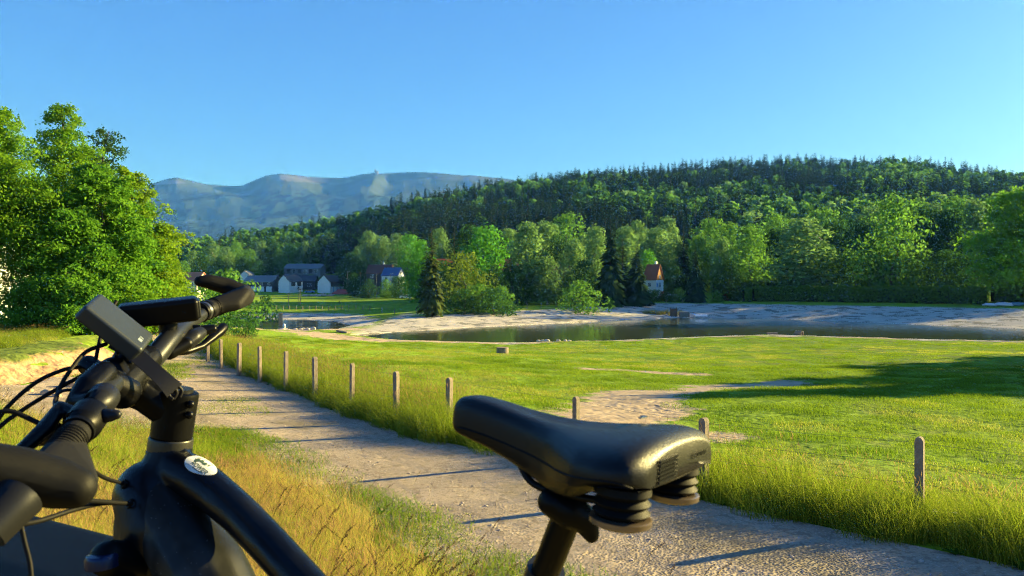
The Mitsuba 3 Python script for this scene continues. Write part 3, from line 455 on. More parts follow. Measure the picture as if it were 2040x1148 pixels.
# ------------------------------------------------------------------ the trees beside the track, left: leafy sprays on limbs
def leafy_tree(name, label, cat, px, d, top, width, seed, leaves, leaf, cols, low=.06, lean=0.0, group=None, layer=.35, x=None, taper=.62):
    rng = np.random.default_rng(seed); X = (px - 1020) / F * d if x is None else x; z0 = height(X, d)[0] - .1; H = (574 - top) / F * d + CAM_Z - z0; R = width
    key = thing(name, label, cat, group)
    P = np.array([[rng.normal() * .10 * k ** .5 + lean * R * (k / 8) ** 1.6, rng.normal() * .10 * k ** .5, H * k / 8] for k in range(9)]); P[0, :2] = 0
    parts = [tube(P, .017 * H * np.linspace(1.2, .12, 9), 9, 3)]; tips = []
    nl = 60
    for k in range(nl):
        t = low + (.985 - low) * (k + rng.uniform(0, .8)) / nl; q = P[int(t * 8)] + (P[min(int(t * 8) + 1, 8)] - P[int(t * 8)]) * ((t * 8) % 1)
        a = k * 2.4 + rng.uniform(-.5, .5); prof = (1 - t) ** taper * (.62 + .38 * min(1, t / .22)) + .05; l = R * prof * rng.uniform(.75, 1.15)
        e = q + np.array([l * np.cos(a) + lean * l * .3, l * np.sin(a), l * (rng.uniform(.10, .45) + .5 * t)]); m = (q + e) / 2 + [0, 0, l * .10]
        parts.append(tube([q, m, e], .0055 * H * np.array([1, .55, .15]) * (1.1 - t), 5, 3))
        B = catmull([q, m, e], 6)
        for j in range(int(6 + 9 * l / R)):
            s = rng.uniform(.25, 1.0) ** .8; b = B[int(s * 11)]; o = unit(np.array([rng.normal(), rng.normal(), rng.normal() * .35])) * l * rng.uniform(.08, .34)
            tips.append((b + o, max(.24, l * rng.uniform(.12, .24)), rng.random(), unit(o + [0, 0, .01])))
    tips_c = np.array([t[0] for t in tips]); tr = np.array([t[1] for t in tips]); hue = np.array([t[2] for t in tips])
    n = leaves; idx = rng.choice(len(tips), n, p=tr ** 1.6 / (tr ** 1.6).sum())
    off = rng.normal(size=(n, 3)) * np.array([.62, .62, .62 * (1 - layer)]) * tr[idx][:, None]; off[:, 2] -= .35 * (off[:, 0] ** 2 + off[:, 1] ** 2) / tr[idx]
    c = tips_c[idx] + off; nrm = unit(np.array([0, 0, 1.0]) + rng.normal(size=(n, 3)) * .8)
    v, f = quads(c, nrm, leaf, leaf * 1.9, rng, .35)
    pick = (hue[idx] * .75 + .25 * rng.random(n)); cl = np.array(cols); cc = np.stack([np.interp(pick, np.linspace(0, 1, len(cl)), cl[:, k]) for k in range(3)], 1) * (1 + .15 * rng.normal(size=(n, 1)).clip(-2, 2))
    tw = place(X, d, z0)
    obj('crown', trimesh.Trimesh(v, f, process=False), 'leaf_mat', key, color=np.repeat(cc.clip(.005, .9), 4, 0), to_world=tw)
    obj('trunk', join(*parts), 'bark', key, smooth=True, to_world=tw)
LIME = [(.10, .24, .018), (.16, .32, .024), (.23, .39, .03)]; MAPLE = [(.08, .22, .022), (.13, .30, .028), (.19, .37, .034)]; DARK = [(.03, .08, .016), (.05, .115, .022), (.08, .15, .024)]; GOLD = [(.13, .25, .018), (.20, .34, .024), (.27, .38, .028)]
leafy_tree('beech_tree', 'tall beech at the left edge with wind-bent shoots above the white house', 'tree', -30, 36, 222, 3.6, 1, 42000, .115, LIME, .34, .12)
leafy_tree('beech_tree', 'tallest tree of the roadside clump with feathery leaning top shoots', 'tree', 128, 40, 212, 4.2, 2, 74000, .112, LIME, .05, -.05, taper=.8)
leafy_tree('dark_tree', 'dark-leaved tree top showing behind the right shoulder of the tallest roadside tree', 'tree', 214, 52, 262, 3.9, 3, 26000, .15, DARK, .06)
leafy_tree('maple_tree', 'broad-leaved maple in the middle of the roadside clump', 'tree', 195, 37.5, 330, 3.3, 4, 60000, .14, MAPLE, .03, layer=.6)
leafy_tree('hornbeam', 'yellow-tipped hornbeam forming the right flank of the roadside clump', 'tree', 268, 44, 345, 3.5, 5, 60000, .115, GOLD, .02, layer=.6)
leafy_tree('hornbeam', 'lower hornbeam at the right foot of the clump, above the grey power pack', 'tree', 312, 43, 450, 2.3, 6, 32000, .115, GOLD, .02, layer=.6)
leafy_tree('sapling', 'leafy sapling with pale stem at the clump foot by the white house', 'tree', 78, 34.5, 560, 2.0, 7, 12000, .12, MAPLE, .05, layer=.5)
leafy_tree('sapling', 'low leafy shrub-like sapling under the maple', 'tree', 165, 34, 570, 1.9, 8, 11000, .12, MAPLE, .03, layer=.5)
leafy_tree('sapling', 'low sapling filling the foot of the clump behind the power pack', 'tree', 245, 36, 575, 1.9, 14, 11000, .12, LIME, .03, layer=.5)
# right: the near maple that leans into the picture, and the one outside that shades the meadow
leafy_tree('maple_tree', 'bright large-leaved maple reaching in at the right edge of the view', 'tree', 2050, 178, 378, 15, 10, 40000, .55, [(.12, .30, .02), (.18, .38, .028), (.25, .46, .035)], .10, layer=.45)
leafy_tree('maple_tree', 'tree right of the view whose long shadow crosses the meadow', 'tree', 0, 40.4, 268, 5.0, 11, 26000, .36, MAPLE, .10, layer=.45, x=42.5)
leafy_tree('maple_tree', 'second tree right of the view shading the meadow', 'tree', 0, 48, 330, 5.6, 12, 24000, .38, MAPLE, .06, layer=.45, x=47.5)
leafy_tree('maple_tree', 'third tree right of the view shading the meadow', 'tree', 0, 57, 430, 5.6, 13, 20000, .38, MAPLE, .04, layer=.45, x=51.5)
# ------------------------------------------------------------------ hedge: runs of clipped green, each run a thing
def hedge(label, pts_, h, w, seed, n, col):
    rng = np.random.default_rng(seed); P = np.array([at(px, 600, d)[:2] for px, d in pts_]); L = np.r_[0, np.cumsum(np.hypot(*np.diff(P, axis=0).T))]
    s = rng.uniform(0, L[-1], n); x, y = np.interp(s, L, P[:, 0]), np.interp(s, L, P[:, 1]); side = rng.random(n); hh = h * (1 + .10 * (meshkit.fbm(np.stack([s * .35, s * 0, s * 0], -1), 2, seed) - .5) * 2)
    a = rng.uniform(-1, 1, n) * w / 2; z = hh * rng.uniform(0, 1, n) ** .7
    k = rng.random(n); topf = k < .3; front = (k >= .3) & (k < .85); z = np.where(topf, hh * rng.uniform(.92, 1.04, n), z); a = np.where(front, -w / 2 * rng.uniform(.8, 1.08, n), a)
    c = np.stack([x, y + a, height(x, y) + z], 1); nrm = unit(np.stack([0 * x, np.where(topf, 0, -1.0), np.where(topf, 1.0, .2)], 1) + rng.normal(size=(n, 3)) * .7)
    v, f = quads(c, nrm, .36, .46, rng, .4); lo, hi = map(np.array, col); cc = (lo + (hi - lo) * rng.random((n, 1))) * (1 + .15 * rng.normal(size=(n, 1)).clip(-2, 2))
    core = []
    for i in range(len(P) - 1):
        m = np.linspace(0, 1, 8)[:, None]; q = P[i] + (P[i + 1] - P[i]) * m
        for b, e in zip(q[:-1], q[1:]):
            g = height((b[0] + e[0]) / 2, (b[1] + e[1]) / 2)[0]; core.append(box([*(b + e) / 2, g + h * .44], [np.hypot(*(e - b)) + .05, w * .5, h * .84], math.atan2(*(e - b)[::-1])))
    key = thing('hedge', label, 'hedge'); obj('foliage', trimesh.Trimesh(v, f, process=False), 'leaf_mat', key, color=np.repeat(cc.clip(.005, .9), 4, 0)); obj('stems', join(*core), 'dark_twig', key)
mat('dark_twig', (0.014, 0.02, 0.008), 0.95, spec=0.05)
HC = ((.08, .18, .02), (.16, .29, .035))
hedge('long clipped dark green hedge above the far pond bank at the right', [(1500, 208), (1640, 198), (1800, 187), (1965, 175)], 4.0, 2.2, 1, 15000, HC)
hedge('second taller hedge row behind the left end of the long hedge', [(1422, 216), (1520, 220), (1612, 212)], 5.0, 2.0, 2, 6000, HC)
hedge('short clipped hedge block standing left of the gap in the hedge', [(1482, 205), (1496, 206)], 3.8, 2.0, 3, 900, HC)
hedge('low hedge at the right end beyond the white tarpaulin heap', [(1975, 180), (2110, 172)], 5.2, 2.2, 4, 6000, HC)
# ------------------------------------------------------------------ grass
def blades(seed, n, size, hmin, hmax, w, cols, bend=.35, seg=2, heads=0.0, round_=True):
    """A patch of grass blades on a disc of diameter size, bending with the wind."""
    rng = np.random.default_rng(seed); r = size / 2 * np.sqrt(rng.random(n)); a = rng.uniform(0, 2 * np.pi, n); p = np.stack([r * np.cos(a), r * np.sin(a), 0 * r - .02], 1)
    h = rng.uniform(hmin, hmax, n) * (1 - .35 * (r / (size / 2)) ** 2); d = rng.normal(size=(n, 2)) * .8 + [-.35, .1]; d = d * (h * bend)[:, None]; s = rng.uniform(0, np.pi, n); sd = np.stack([np.cos(s), np.sin(s), 0 * s], 1)
    V, C = [], []; cl = np.array(cols); pk = rng.random(n); base = np.stack([np.interp(pk, np.linspace(0, 1, len(cl)), cl[:, k]) for k in range(3)], 1) * (1 + .12 * rng.normal(size=(n, 1)).clip(-2, 2))
    rows = []
    for k in range(seg + 1):
        t = k / seg; c = p + np.stack([d[:, 0] * t * t, d[:, 1] * t * t, h * (t - .12 * t * t)], 1); ww = w * (1 - t) ** .7 + .0003
        rows.append((c - sd * ww / 2, c + sd * ww / 2))
    v = np.stack([q for r_ in rows[:-1] for q in r_] + [rows[-1][0]], 1); m = 2 * seg + 1; F_ = []
    for k in range(seg - 1): F_ += [[2 * k, 2 * k + 1, 2 * k + 3], [2 * k, 2 * k + 3, 2 * k + 2]]
    F_ += [[2 * seg - 2, 2 * seg - 1, 2 * seg]]
    f = (np.arange(n)[:, None, None] * m + np.array(F_)[None]).reshape(-1, 3); v = v.reshape(-1, 3); col = np.repeat(base, m, 0)
    k = int(n * heads)
    if k:                                     # seed heads on the tallest stems
        i = np.argsort(-h)[:k]; tip = (rows[-1][0] + rows[-1][1])[i] / 2; dr_ = unit(np.stack([d[i, 0] * 2, d[i, 1] * 2, h[i] * .75], 1)); hl = rng.uniform(.05, .11, k)[:, None]
        q = np.stack([tip - dr_ * hl * .2, tip + dr_ * hl * .3 + sd[i] * .0032, tip + dr_ * hl, tip + dr_ * hl * .3 - sd[i] * .0032], 1).reshape(-1, 3); b = len(v) + np.arange(k)[:, None] * 4
        v = np.vstack([v, q]); f = np.vstack([f, b + [0, 1, 2], b + [0, 2, 3]]); col = np.vstack([col, np.repeat(np.array([.30, .19, .09]) * rng.uniform(.5, 1.5, (k, 1)), 4, 0)])
    return trimesh.Trimesh(v, f, process=False), col.clip(.005, .9)
GG = [(.13, .215, .012), (.19, .28, .016), (.26, .34, .022)]; GV = [(.12, .20, .015), (.19, .27, .02), (.25, .32, .03), (.29, .33, .06)]; GD = [(.54, .37, .13), (.50, .34, .11), (.36, .36, .07), (.52, .36, .12), (.56, .43, .16), (.30, .37, .06), (.19, .30, .04)]; GY = [(.24, .31, .03), (.36, .39, .06), (.42, .40, .10)]
GK = [(.09, .17, .012), (.14, .23, .016), (.18, .27, .02)]; GS = [(.20, .27, .02), (.27, .33, .03), (.34, .36, .07), (.40, .36, .13)]
for k, (c_, hh) in enumerate([(GG, .15), (GK, .19), (GS, .16), (GG, .13)]): group_of('lawn%d' % k, (lambda b: {'blades': mikit.ply(b[0], 'grass_mat', color=b[1])})(blades(100 + k, 620, 1.7, .06, hh, .011, c_, .6)))
for k in range(3): group_of('tall%d' % k, (lambda b: {'blades': mikit.ply(b[0], 'grass_mat', color=b[1])})(blades(110 + k, 520, 1.0, .30, .80, .0075, GV, .5, 3, .06)))
for k in range(3): group_of('dry%d' % k, (lambda b: {'blades': mikit.ply(b[0], 'grass_mat', color=b[1])})(blades(120 + k, 520, .9, .16, .52, .0034, GD, .4, 3, .16)))
for k in range(2): group_of('yellow%d' % k, (lambda b: {'blades': mikit.ply(b[0], 'grass_mat', color=b[1])})(blades(130 + k, 480, .9, .18, .55, .0042, GY, .5, 3, .08)))
rng = np.random.default_rng(11)
def scatter(name, kinds, P, smin, smax, label, wind=0, cat='grass'):
    z = height(P[:, 0], P[:, 1])
    for i in range(len(P)):
        instance('%s__%03d' % (name, i), kinds(i) if callable(kinds) else kinds[rng.integers(len(kinds))], place(P[i, 0], P[i, 1], z[i], rng.uniform(.85, 1.15), rng.uniform(-40, 40), rng.uniform(smin, smax)))
    tag(name, label, cat, kind='stuff')
def poisson(poly, step, keep):
    x0, y0, x1, y1 = poly.bounds; g = np.stack(np.meshgrid(np.arange(x0, x1, step), np.arange(y0, y1, step)), -1).reshape(-1, 2); g = g + rng.uniform(-.5, .5, g.shape) * step
    g = g[shapely.contains(poly, shapely.points(g))]; return g[keep(g)]
inview = lambda g, m=2.0: np.abs(g[:, 0]) < .70 * g[:, 1] + m
FIELD = sg.Polygon([(-24, 52)] + FAR_EDGE[::-1] + [(16, -1), (40, 20), (75, 70), (60, 88), (30, 100), (-4, 90), (-30, 95)]).buffer(-.1)
tr = np.array(sg.LineString(FAR_EDGE).coords)
edge_d = lambda g: shapely.distance(sg.LineString(FAR_EDGE), shapely.points(g))
bare = lambda g: soil(g[:, 0], g[:, 1], np.sqrt, np.minimum, np.maximum) + 1.3 * (meshkit.fbm(np.column_stack([g * 1.1, 0 * g[:, 0]]), 3) - .5)
g1 = poisson(FIELD, 1.15, lambda g: inview(g) & (g[:, 1] < 46) & (bare(g) > 1.05) & (edge_d(g) > 1.2))
g2 = poisson(FIELD, 1.9, lambda g: inview(g) & (g[:, 1] >= 46) & (bare(g) > 1.05))
G = np.vstack([g1, g2]); pn = meshkit.fbm(np.column_stack([G * .16, 0 * G[:, 0]]), 3, 4) + rng.normal(size=len(G)) * .07
def mixed(i): return 'lawn1' if pn[i] < .43 else 'lawn2' if pn[i] > .585 else ('lawn0', 'lawn3')[i % 2]
scatter('grass', mixed, G, .6, 1.35, 'short bright green grass covering the meadow up to the pond')
g3 = poisson(FIELD, .46, lambda g: inview(g) & (g[:, 1] < 36) & (edge_d(g) < 1.0 + .9 * meshkit.noise(np.column_stack([g * .6, 0 * g[:, 0]])) + .3 * (g[:, 0] > 2) + 1.3 * (g[:, 0] < -1)))
g3b = poisson(FIELD, .50, lambda g: inview(g) & (g[:, 1] < 34) & (edge_d(g) < 2.6) & (((g[:, 0] < -1) & (g[:, 0] > -14)) | ((g[:, 0] > 2.4) & (edge_d(g) < .55))))
scatter('verge_grass', ['tall0', 'tall1', 'tall2'], g3, .6, 1.15, 'tall seeding grass along the fence on the meadow side of the track')
scatter('fence_grass', ['tall0', 'tall1', 'tall2'], g3b, 1.0, 1.65, 'tallest grass standing along the fence between the concrete posts')
NB = NEAR_SIDE.buffer(-.25)
near_d = lambda g: shapely.distance(sg.LineString(NEAR_EDGE), shapely.points(g))
g4 = poisson(NB, .33, lambda g: inview(g, 1.0) & (g[:, 1] > 2.0) & (g[:, 0] > -4.2) & (near_d(g) > .7 * meshkit.noise(np.column_stack([g * 1.1, 0 * g[:, 0]])) + .5 * (g[:, 0] > -.4)) & ((g[:, 0] < .8) | (rng.random(len(g)) < .4)))
scatter('dry_grass', ['dry0', 'dry1', 'dry2', 'dry0', 'dry1', 'yellow0'], g4, .85, 1.4, 'golden dry seeding grass on the bank beside the bicycle')
g5 = poisson(NB, .42, lambda g: inview(g, 1.0) & (g[:, 1] > 3.2) & (g[:, 0] <= -4.2) & (near_d(g) > 1.2 * meshkit.noise(np.column_stack([g * .8, 0 * g[:, 0] + 4]))))
scatter('bank_grass', ['yellow0', 'yellow1', 'yellow0', 'dry1', 'tall0'], g5, .7, 1.1, 'yellow-green tall grass on the near bank below the handlebar')
g6 = poisson(sg.Polygon([(-34, 23), (-20, 23.3), (-17.5, 26), (-18, 30), (-22, 40), (-34, 44)]), .62, lambda g: inview(g))
scatter('ledge_grass', ['tall0', 'tall1', 'yellow0'], g6, .5, .9, 'grass on top of the cut bank under the roadside trees')
ne_ = sg.LineString(NEAR_EDGE); L0, L1 = (ne_.project(sg.Point(*q)) for q in ((-9, 14.8), (1.0, 6.3)))
g7 = np.array([(-6.8 + 1.2 * t + rng.normal() * .25, 15.1 - .5 * t + rng.normal() * .15) for t in rng.random(22)] + [np.array(ne_.interpolate(l).coords[0]) + rng.normal(size=2) * .16 for l in rng.uniform(L0, L1, 46)] + [(-2.2 + 2.4 * t + rng.normal() * .22, 10.4 - 3.6 * t + rng.normal() * .2) for t in rng.random(22)] + [(-12 + rng.normal() * .9, 27 + rng.normal() * 2.6) for _ in range(26)] + [(-8 + rng.normal() * 2.2, 18 + rng.normal() * 1.0) for _ in range(10)])
scatter('track_weeds', ['lawn0', 'lawn1', 'lawn2'], g7, .7, 1.3, 'low green weeds at the edges of the gravel track')
ST = [mikit.ply(trimesh.Trimesh(trimesh.creation.icosphere(subdivisions=0).vertices * np.random.default_rng(k).uniform(.6, 1.2, (12, 3)), trimesh.creation.icosphere(subdivisions=0).faces, process=False), 'stone_mat') for k in range(3)]
mat('stone_mat', lambda p, n, uv: MIX((0.24, 0.205, 0.17), (0.50, 0.42, 0.34), mikit.cell_rand(p.x * 25, p.y * 25, p.z * 0)), 0.9, spec=.2)
for k in range(3): group_of('pebble%d' % k, {'stone': ST[k]})
gp = poisson(TRACK.buffer(-.1), .16, lambda g: inview(g, .5) & (g[:, 1] > 5) & (g[:, 1] < 24) & (rng.random(len(g)) < .33 * np.clip(14 / g[:, 1], 0, 1)))
zz = height(gp[:, 0], gp[:, 1]) + .03
for i, (q, z) in enumerate(zip(gp, zz)):
    s = .006 + .026 * rng.random() ** 4; instance('gravel__%03d' % i, 'pebble%d' % (i % 3), place(q[0], q[1], z, s, rng.uniform(0, 360), s * .7))
tag('gravel', 'loose pebbles lying on the gravel track', 'gravel', kind='stuff')

# tall stalks with drooping dark seed heads among the dry grass
def stalk(seed):
    r = np.random.default_rng(seed); h = 1.0; b = r.uniform(.12, .3); p = [(0, 0, -.02), (-.02, 0, .4), (-b * .45, .02, .75), (-b, .03, .95), (-b * 1.45, .04, 1.03)]
    st = tube(p, [.0016, .0014, .0012, .001, .0006], 4, 4, cap=False); C = catmull(p, 8); c = C[-11:]; n = 90; i = r.integers(0, 11, n); q = c[i] + r.normal(size=(n, 3)) * .004
    v, f = quads(q, unit(r.normal(size=(n, 3))), .004, .022, r); return trimesh.Trimesh(np.vstack([st.vertices, v]), np.vstack([st.faces, f + len(st.vertices)]), process=False), np.vstack([np.tile([.20, .17, .05], (len(st.vertices), 1)), np.repeat(np.array([.07, .045, .025]) * r.uniform(.6, 1.8, (n, 1)), 4, 0)])
for k in range(3): group_of('stalk%d' % k, (lambda b: {'stem': mikit.ply(b[0], 'grass_mat', color=b[1])})(stalk(160 + k)))
rng = np.random.default_rng(17)
SP = np.array([((px - 1020) / F * d, d) for px, d in [(rng.uniform(620, 930), rng.uniform(3.0, 5.6)) for _ in range(58)] + [(rng.uniform(60, 330), rng.uniform(4, 8)) for _ in range(26)] + [(rng.uniform(930, 1400), rng.uniform(4.6, 6.6)) for _ in range(12)] + [(rng.uniform(480, 900), rng.uniform(5, 9)) for _ in range(40)]])
for i, (q, z) in enumerate(zip(SP, height(SP[:, 0], SP[:, 1]))): instance('grass_stalks__%03d' % i, 'stalk%d' % (i % 3), place(q[0], q[1], z, rng.uniform(.62, 1.0), rng.uniform(150, 230) if i % 3 else rng.uniform(0, 360)))
tag('grass_stalks', 'tall single grass stalks with dark drooping seed heads on the bank', 'grass', kind='stuff')
def umbel(seed):
    r = np.random.default_rng(seed); st = tube([(0, 0, -.02), (.01, 0, .5), (.03, .01, 1.0)], [.0022, .0018, .0014], 4, 3, cap=False); n = 70; a = r.uniform(0, 6.28, n); q = np.stack([.03 + .05 * np.sqrt(r.random(n)) * np.cos(a), .01 + .05 * np.sqrt(r.random(n)) * np.sin(a), 1.0 + .012 * r.random(n)], 1)
    v, f = quads(q, unit(r.normal(size=(n, 3)) * .4 + [0, 0, 1]), .010, .012, r); return trimesh.Trimesh(np.vstack([st.vertices, v]), np.vstack([st.faces, f + len(st.vertices)]), process=False), np.vstack([np.tile([.10, .18, .03], (len(st.vertices), 1)), np.tile([.62, .60, .48], (len(v), 1))])
for k in range(2): group_of('umbel%d' % k, (lambda b: {'flower': mikit.ply(b[0], 'grass_mat', color=b[1])})(umbel(180 + k)))
UP = np.array([((px - 1020) / F * d, d) for px, d in [(560, 10.6), (575, 10.2), (610, 9.4), (655, 8.8), (300, 9.0), (230, 10.5), (1860, 8.6), (1900, 8.4), (1690, 9.2), (1640, 9.6), (1585, 9.9), (1955, 8.3), (1520, 10.3), (760, 17.2), (690, 18.6), (835, 16.4), (560, 21.5)]])
for i, (q, z) in enumerate(zip(UP, height(UP[:, 0], UP[:, 1]))): instance('wildflowers__%03d' % i, 'umbel%d' % (i % 2), place(q[0], q[1], z, .42 + .04 * (i % 5), i * 50))
tag('wildflowers', 'white flower umbels scattered in the tall grass beside the track', 'flower', kind='stuff')
def weed(seed):
    r = np.random.default_rng(seed); V, Fc, C = [], [], []
    for k in range(15):
        a = k * 2.4 + r.uniform(-.3, .3); l = r.uniform(.10, .22); w = l * r.uniform(.22, .34); o = np.array([np.cos(a), np.sin(a), 0]); sd = np.array([-o[1], o[0], 0]); up = r.uniform(.5, 1.3)
        mid = [o * l * t + np.array([0, 0, l * up * t * (1 - .55 * t)]) for t in (0, .35, .7, 1.0)]; ww = (.12, 1.0, .85, .05); b = len(V) * 1
        for m, q in zip(mid, ww): V += [m - sd * w * q * .5 + [0, 0, .12 * w * q], m, m + sd * w * q * .5 + [0, 0, .12 * w * q]]
        for t in range(3):
            i = b + 3 * t; Fc += [[i, i + 1, i + 4], [i, i + 4, i + 3], [i + 1, i + 2, i + 5], [i + 1, i + 5, i + 4]]
        C += [np.array([.05, .13, .018]) * r.uniform(.6, 1.7)] * 12
    return trimesh.Trimesh(np.array(V), np.array(Fc), process=False), np.array(C)
for k in range(3): group_of('weed%d' % k, (lambda b: {'leaves': mikit.ply(b[0], 'leaf_mat', color=b[1])})(weed(190 + k)))
rng = np.random.default_rng(23); fe_ = sg.LineString(FAR_EDGE); M0, M1 = fe_.project(sg.Point(6, 7.6)), fe_.project(sg.Point(-9, 26))
WP = np.array([np.array(ne_.interpolate(l).coords[0]) + rng.normal(size=2) * [.30, .35] + [-.1, -.25] for l in rng.uniform(L0, L1 + 1.5, 22)] + [np.array(fe_.interpolate(l).coords[0]) + rng.normal(size=2) * .22 + [.15, .15] for l in rng.uniform(M0, M1, 60)])
for i, (q, z) in enumerate(zip(WP, height(WP[:, 0], WP[:, 1]))): instance('weeds__%03d' % i, 'weed%d' % (i % 3), place(q[0], q[1], z + .02, rng.uniform(.45, .95), rng.uniform(0, 360)))
tag('weeds', 'broad-leaved green weeds along both edges of the gravel track', 'weeds', kind='stuff')

# ------------------------------------------------------------------ fence along the track
mat('concrete', lambda p, n, uv: MIX((0.15, 0.12, 0.09), (0.31, 0.26, 0.20), FB(p.x * 14, p.y * 14, p.z * 9)) * (0.8 + 0.4 * N(p.x * 60, p.y * 60, p.z * 60)), 0.9, spec=.2, bump=(lambda p, n, uv: FB(p.x * 50, p.y * 50, p.z * 50), .006), eps=.004)
mat('hole_dark', (0.03, 0.027, 0.023), 0.9); mat('wire', (0.16, 0.15, 0.14), 0.5, .8)
POSTS = [(1832, 870, 9.58), (1402, 832, 10.97), (1148, 790, 13.06), (895, 752, 15.8), (790, 740, 16.9), (701, 724, 18.65), (628, 711, 20.4), (569, 700, 22.1), (518, 690, 23.9), (476, 683, 25.4), (441, 676, 27.1), (414, 670, 28.9)]
PW = ['with a pale plug near its top, nearest one', 'half hidden behind the saddle end', 'standing in the sandy gap behind the saddle', 'standing just left of the saddle nose', 'second left of the saddle nose', 'third left of the saddle nose', 'fourth left of the saddle nose', 'fifth left of the saddle nose',
      'sixth left of the saddle nose, up the track', 'seventh left of the saddle nose, up the track', 'where the track bends away', 'farthest one, seen behind the brake lever']
tops = []
for i, (px, py, d) in enumerate(POSTS):
    p = at(px, py, d); g = height(p[0], p[1])[0]; h = p[2] - g; w = .100 + .010 * math.sin(i * 2.3)
    k = thing('fence_post', 'concrete fence post ' + PW[i], 'fence post', 'concrete fence posts along the track'); a = math.atan2(*(np.array([-3.0, 2.6]))[::-1]) + .12 * math.sin(i * 5)
    prof = manifold3d.CrossSection([[(-w / 2, -.3), (w / 2, -.3), (w / 2, h - .05), (w * .3, h - .012), (0, h), (-w * .3, h - .012), (-w / 2, h - .05)]]).extrude(w)
    m = to_tri(prof); m.apply_translation([0, 0, -w / 2]); m.apply_transform(trimesh.transformations.rotation_matrix(math.pi / 2, [1, 0, 0])); m.apply_transform(trimesh.transformations.rotation_matrix(a + .02, [0, 0, 1])); m.apply_transform(trimesh.transformations.rotation_matrix(.04 * math.sin(i * 3.1), [0, 1, 0])); m.apply_translation([p[0], p[1], g])
    obj('shaft', m, 'concrete', k, smooth=30)
    nrm = np.array([math.sin(a), -math.cos(a), 0])
    if i < 4:
        for j in range(4):
            c = trimesh.creation.cylinder(.011, .01, sections=10, transform=frame_of(np.array([p[0], p[1], g + h - .09 - .26 * j]) + nrm * (w / 2 + .0), [0, 0, 1], np.cross(nrm, [0, 0, 1]))); obj('hole', c, 'concrete' if i == 0 and j == 0 else 'hole_dark', k)
    tops.append(np.array([p[0], p[1], g, h]) + np.r_[nrm * .066, 0])
tops = [np.array([9.6, 5.6, .0, 1.08])] + tops; tops[0][2] = height(9.6, 5.6)[0]
for j in range(4):
    P = np.array([[t[0], t[1], t[2] + t[3] - .09 - .26 * j] for t in tops]); Q = [P[0]]
    for a, b in zip(P[:-1], P[1:]): Q += [(a + b) / 2 - [0, 0, .015 + .008 * j], b]
    k = thing('fence_wire', ['top', 'second', 'third', 'lowest'][j] + ' strand of wire strung along the concrete posts', 'wire', 'wires of the track fence'); scene[k] = mikit.ply(tube(Q, .0021, 4), 'wire')
# fence beyond the pond
far_px = [525, 538, 551, 564, 577, 590, 603, 616, 629, 642, 655, 668, 681, 695, 709, 723, 737, 761, 786, 830, 884, 906, 928, 953, 980, 1000, 1022, 1050, 1078, 1108, 1141, 1169, 1198, 1234, 1263, 1293, 1327, 1359, 1397, 1419]
dd = np.interp(far_px, [525, 709, 737, 761, 786, 830, 953, 1022, 1141, 1263, 1419], [203, 203, 194, 182, 172, 164, 166, 172, 183, 196, 206])
NTH = ['first', 'second', 'third', 'fourth', 'fifth', 'sixth', 'seventh', 'eighth', 'ninth', 'tenth', 'eleventh', 'twelfth', 'thirteenth', 'fourteenth', 'fifteenth', 'sixteenth', 'seventeenth', 'eighteenth']; seen_ = {}
for i, (px, d) in enumerate(zip(far_px, dd)):
    x = (px - 1020) / F * d; z = height(x, d)[0]; w = ('above the side pond' if px < 740 else 'left of the lone spruce' if px < 850 else 'between the lone spruce and the spruce pair' if px < 1200 else 'right of the spruce pair')
    seen_[w] = seen_.get(w, -1) + 1; k = thing('small_fence_post', '%s far fence post from the left %s' % (NTH[seen_[w]], w), 'fence post', 'posts of the fence beyond the pond, ' + w); scene[k] = mikit.ply(box([x, d, z + .5], [.15, .15, 1.4]), 'concrete')
# ------------------------------------------------------------------ buildings
def col(name, c, r=.8, **k): mat(name, c, r, **k)
plaster = lambda a: (lambda p, n, uv: mi.Color3f(*a) * (0.88 + .18 * FB(p.x * 1.1, p.y * 1.1, p.z * 1.1)))
col('white_wall', plaster((.74, .74, .73))); col('grey_wall', plaster((.20, .20, .21))); col('cream_wall', plaster((.62, .56, .44))); col('dark_roof', plaster((.055, .06, .07)), .6); col('grey_roof', plaster((.16, .17, .18)), .6); col('dark_wall', plaster((.05, .05, .055))); col('red_roof', plaster((.42, .075, .05)), .7)
col('brown_roof', plaster((.15, .06, .04)), .7); col('orange_roof', plaster((.50, .17, .08)), .7); col('orange_wood', lambda p, n, uv: MIX((.50, .15, .02), (.75, .27, .04), FB(p.x * 6, p.y * 6, p.z * .8)), .6); col('blue_roof', plaster((.06, .11, .24)), .5); col('window_dark', (.03, .035, .045), .12, spec=.8); col('blue_paint', (.08, .22, .50), .5); col('wood_beam', (.17, .09, .045), .7)
col('red_tile', plaster((.33, .09, .045)), .7)
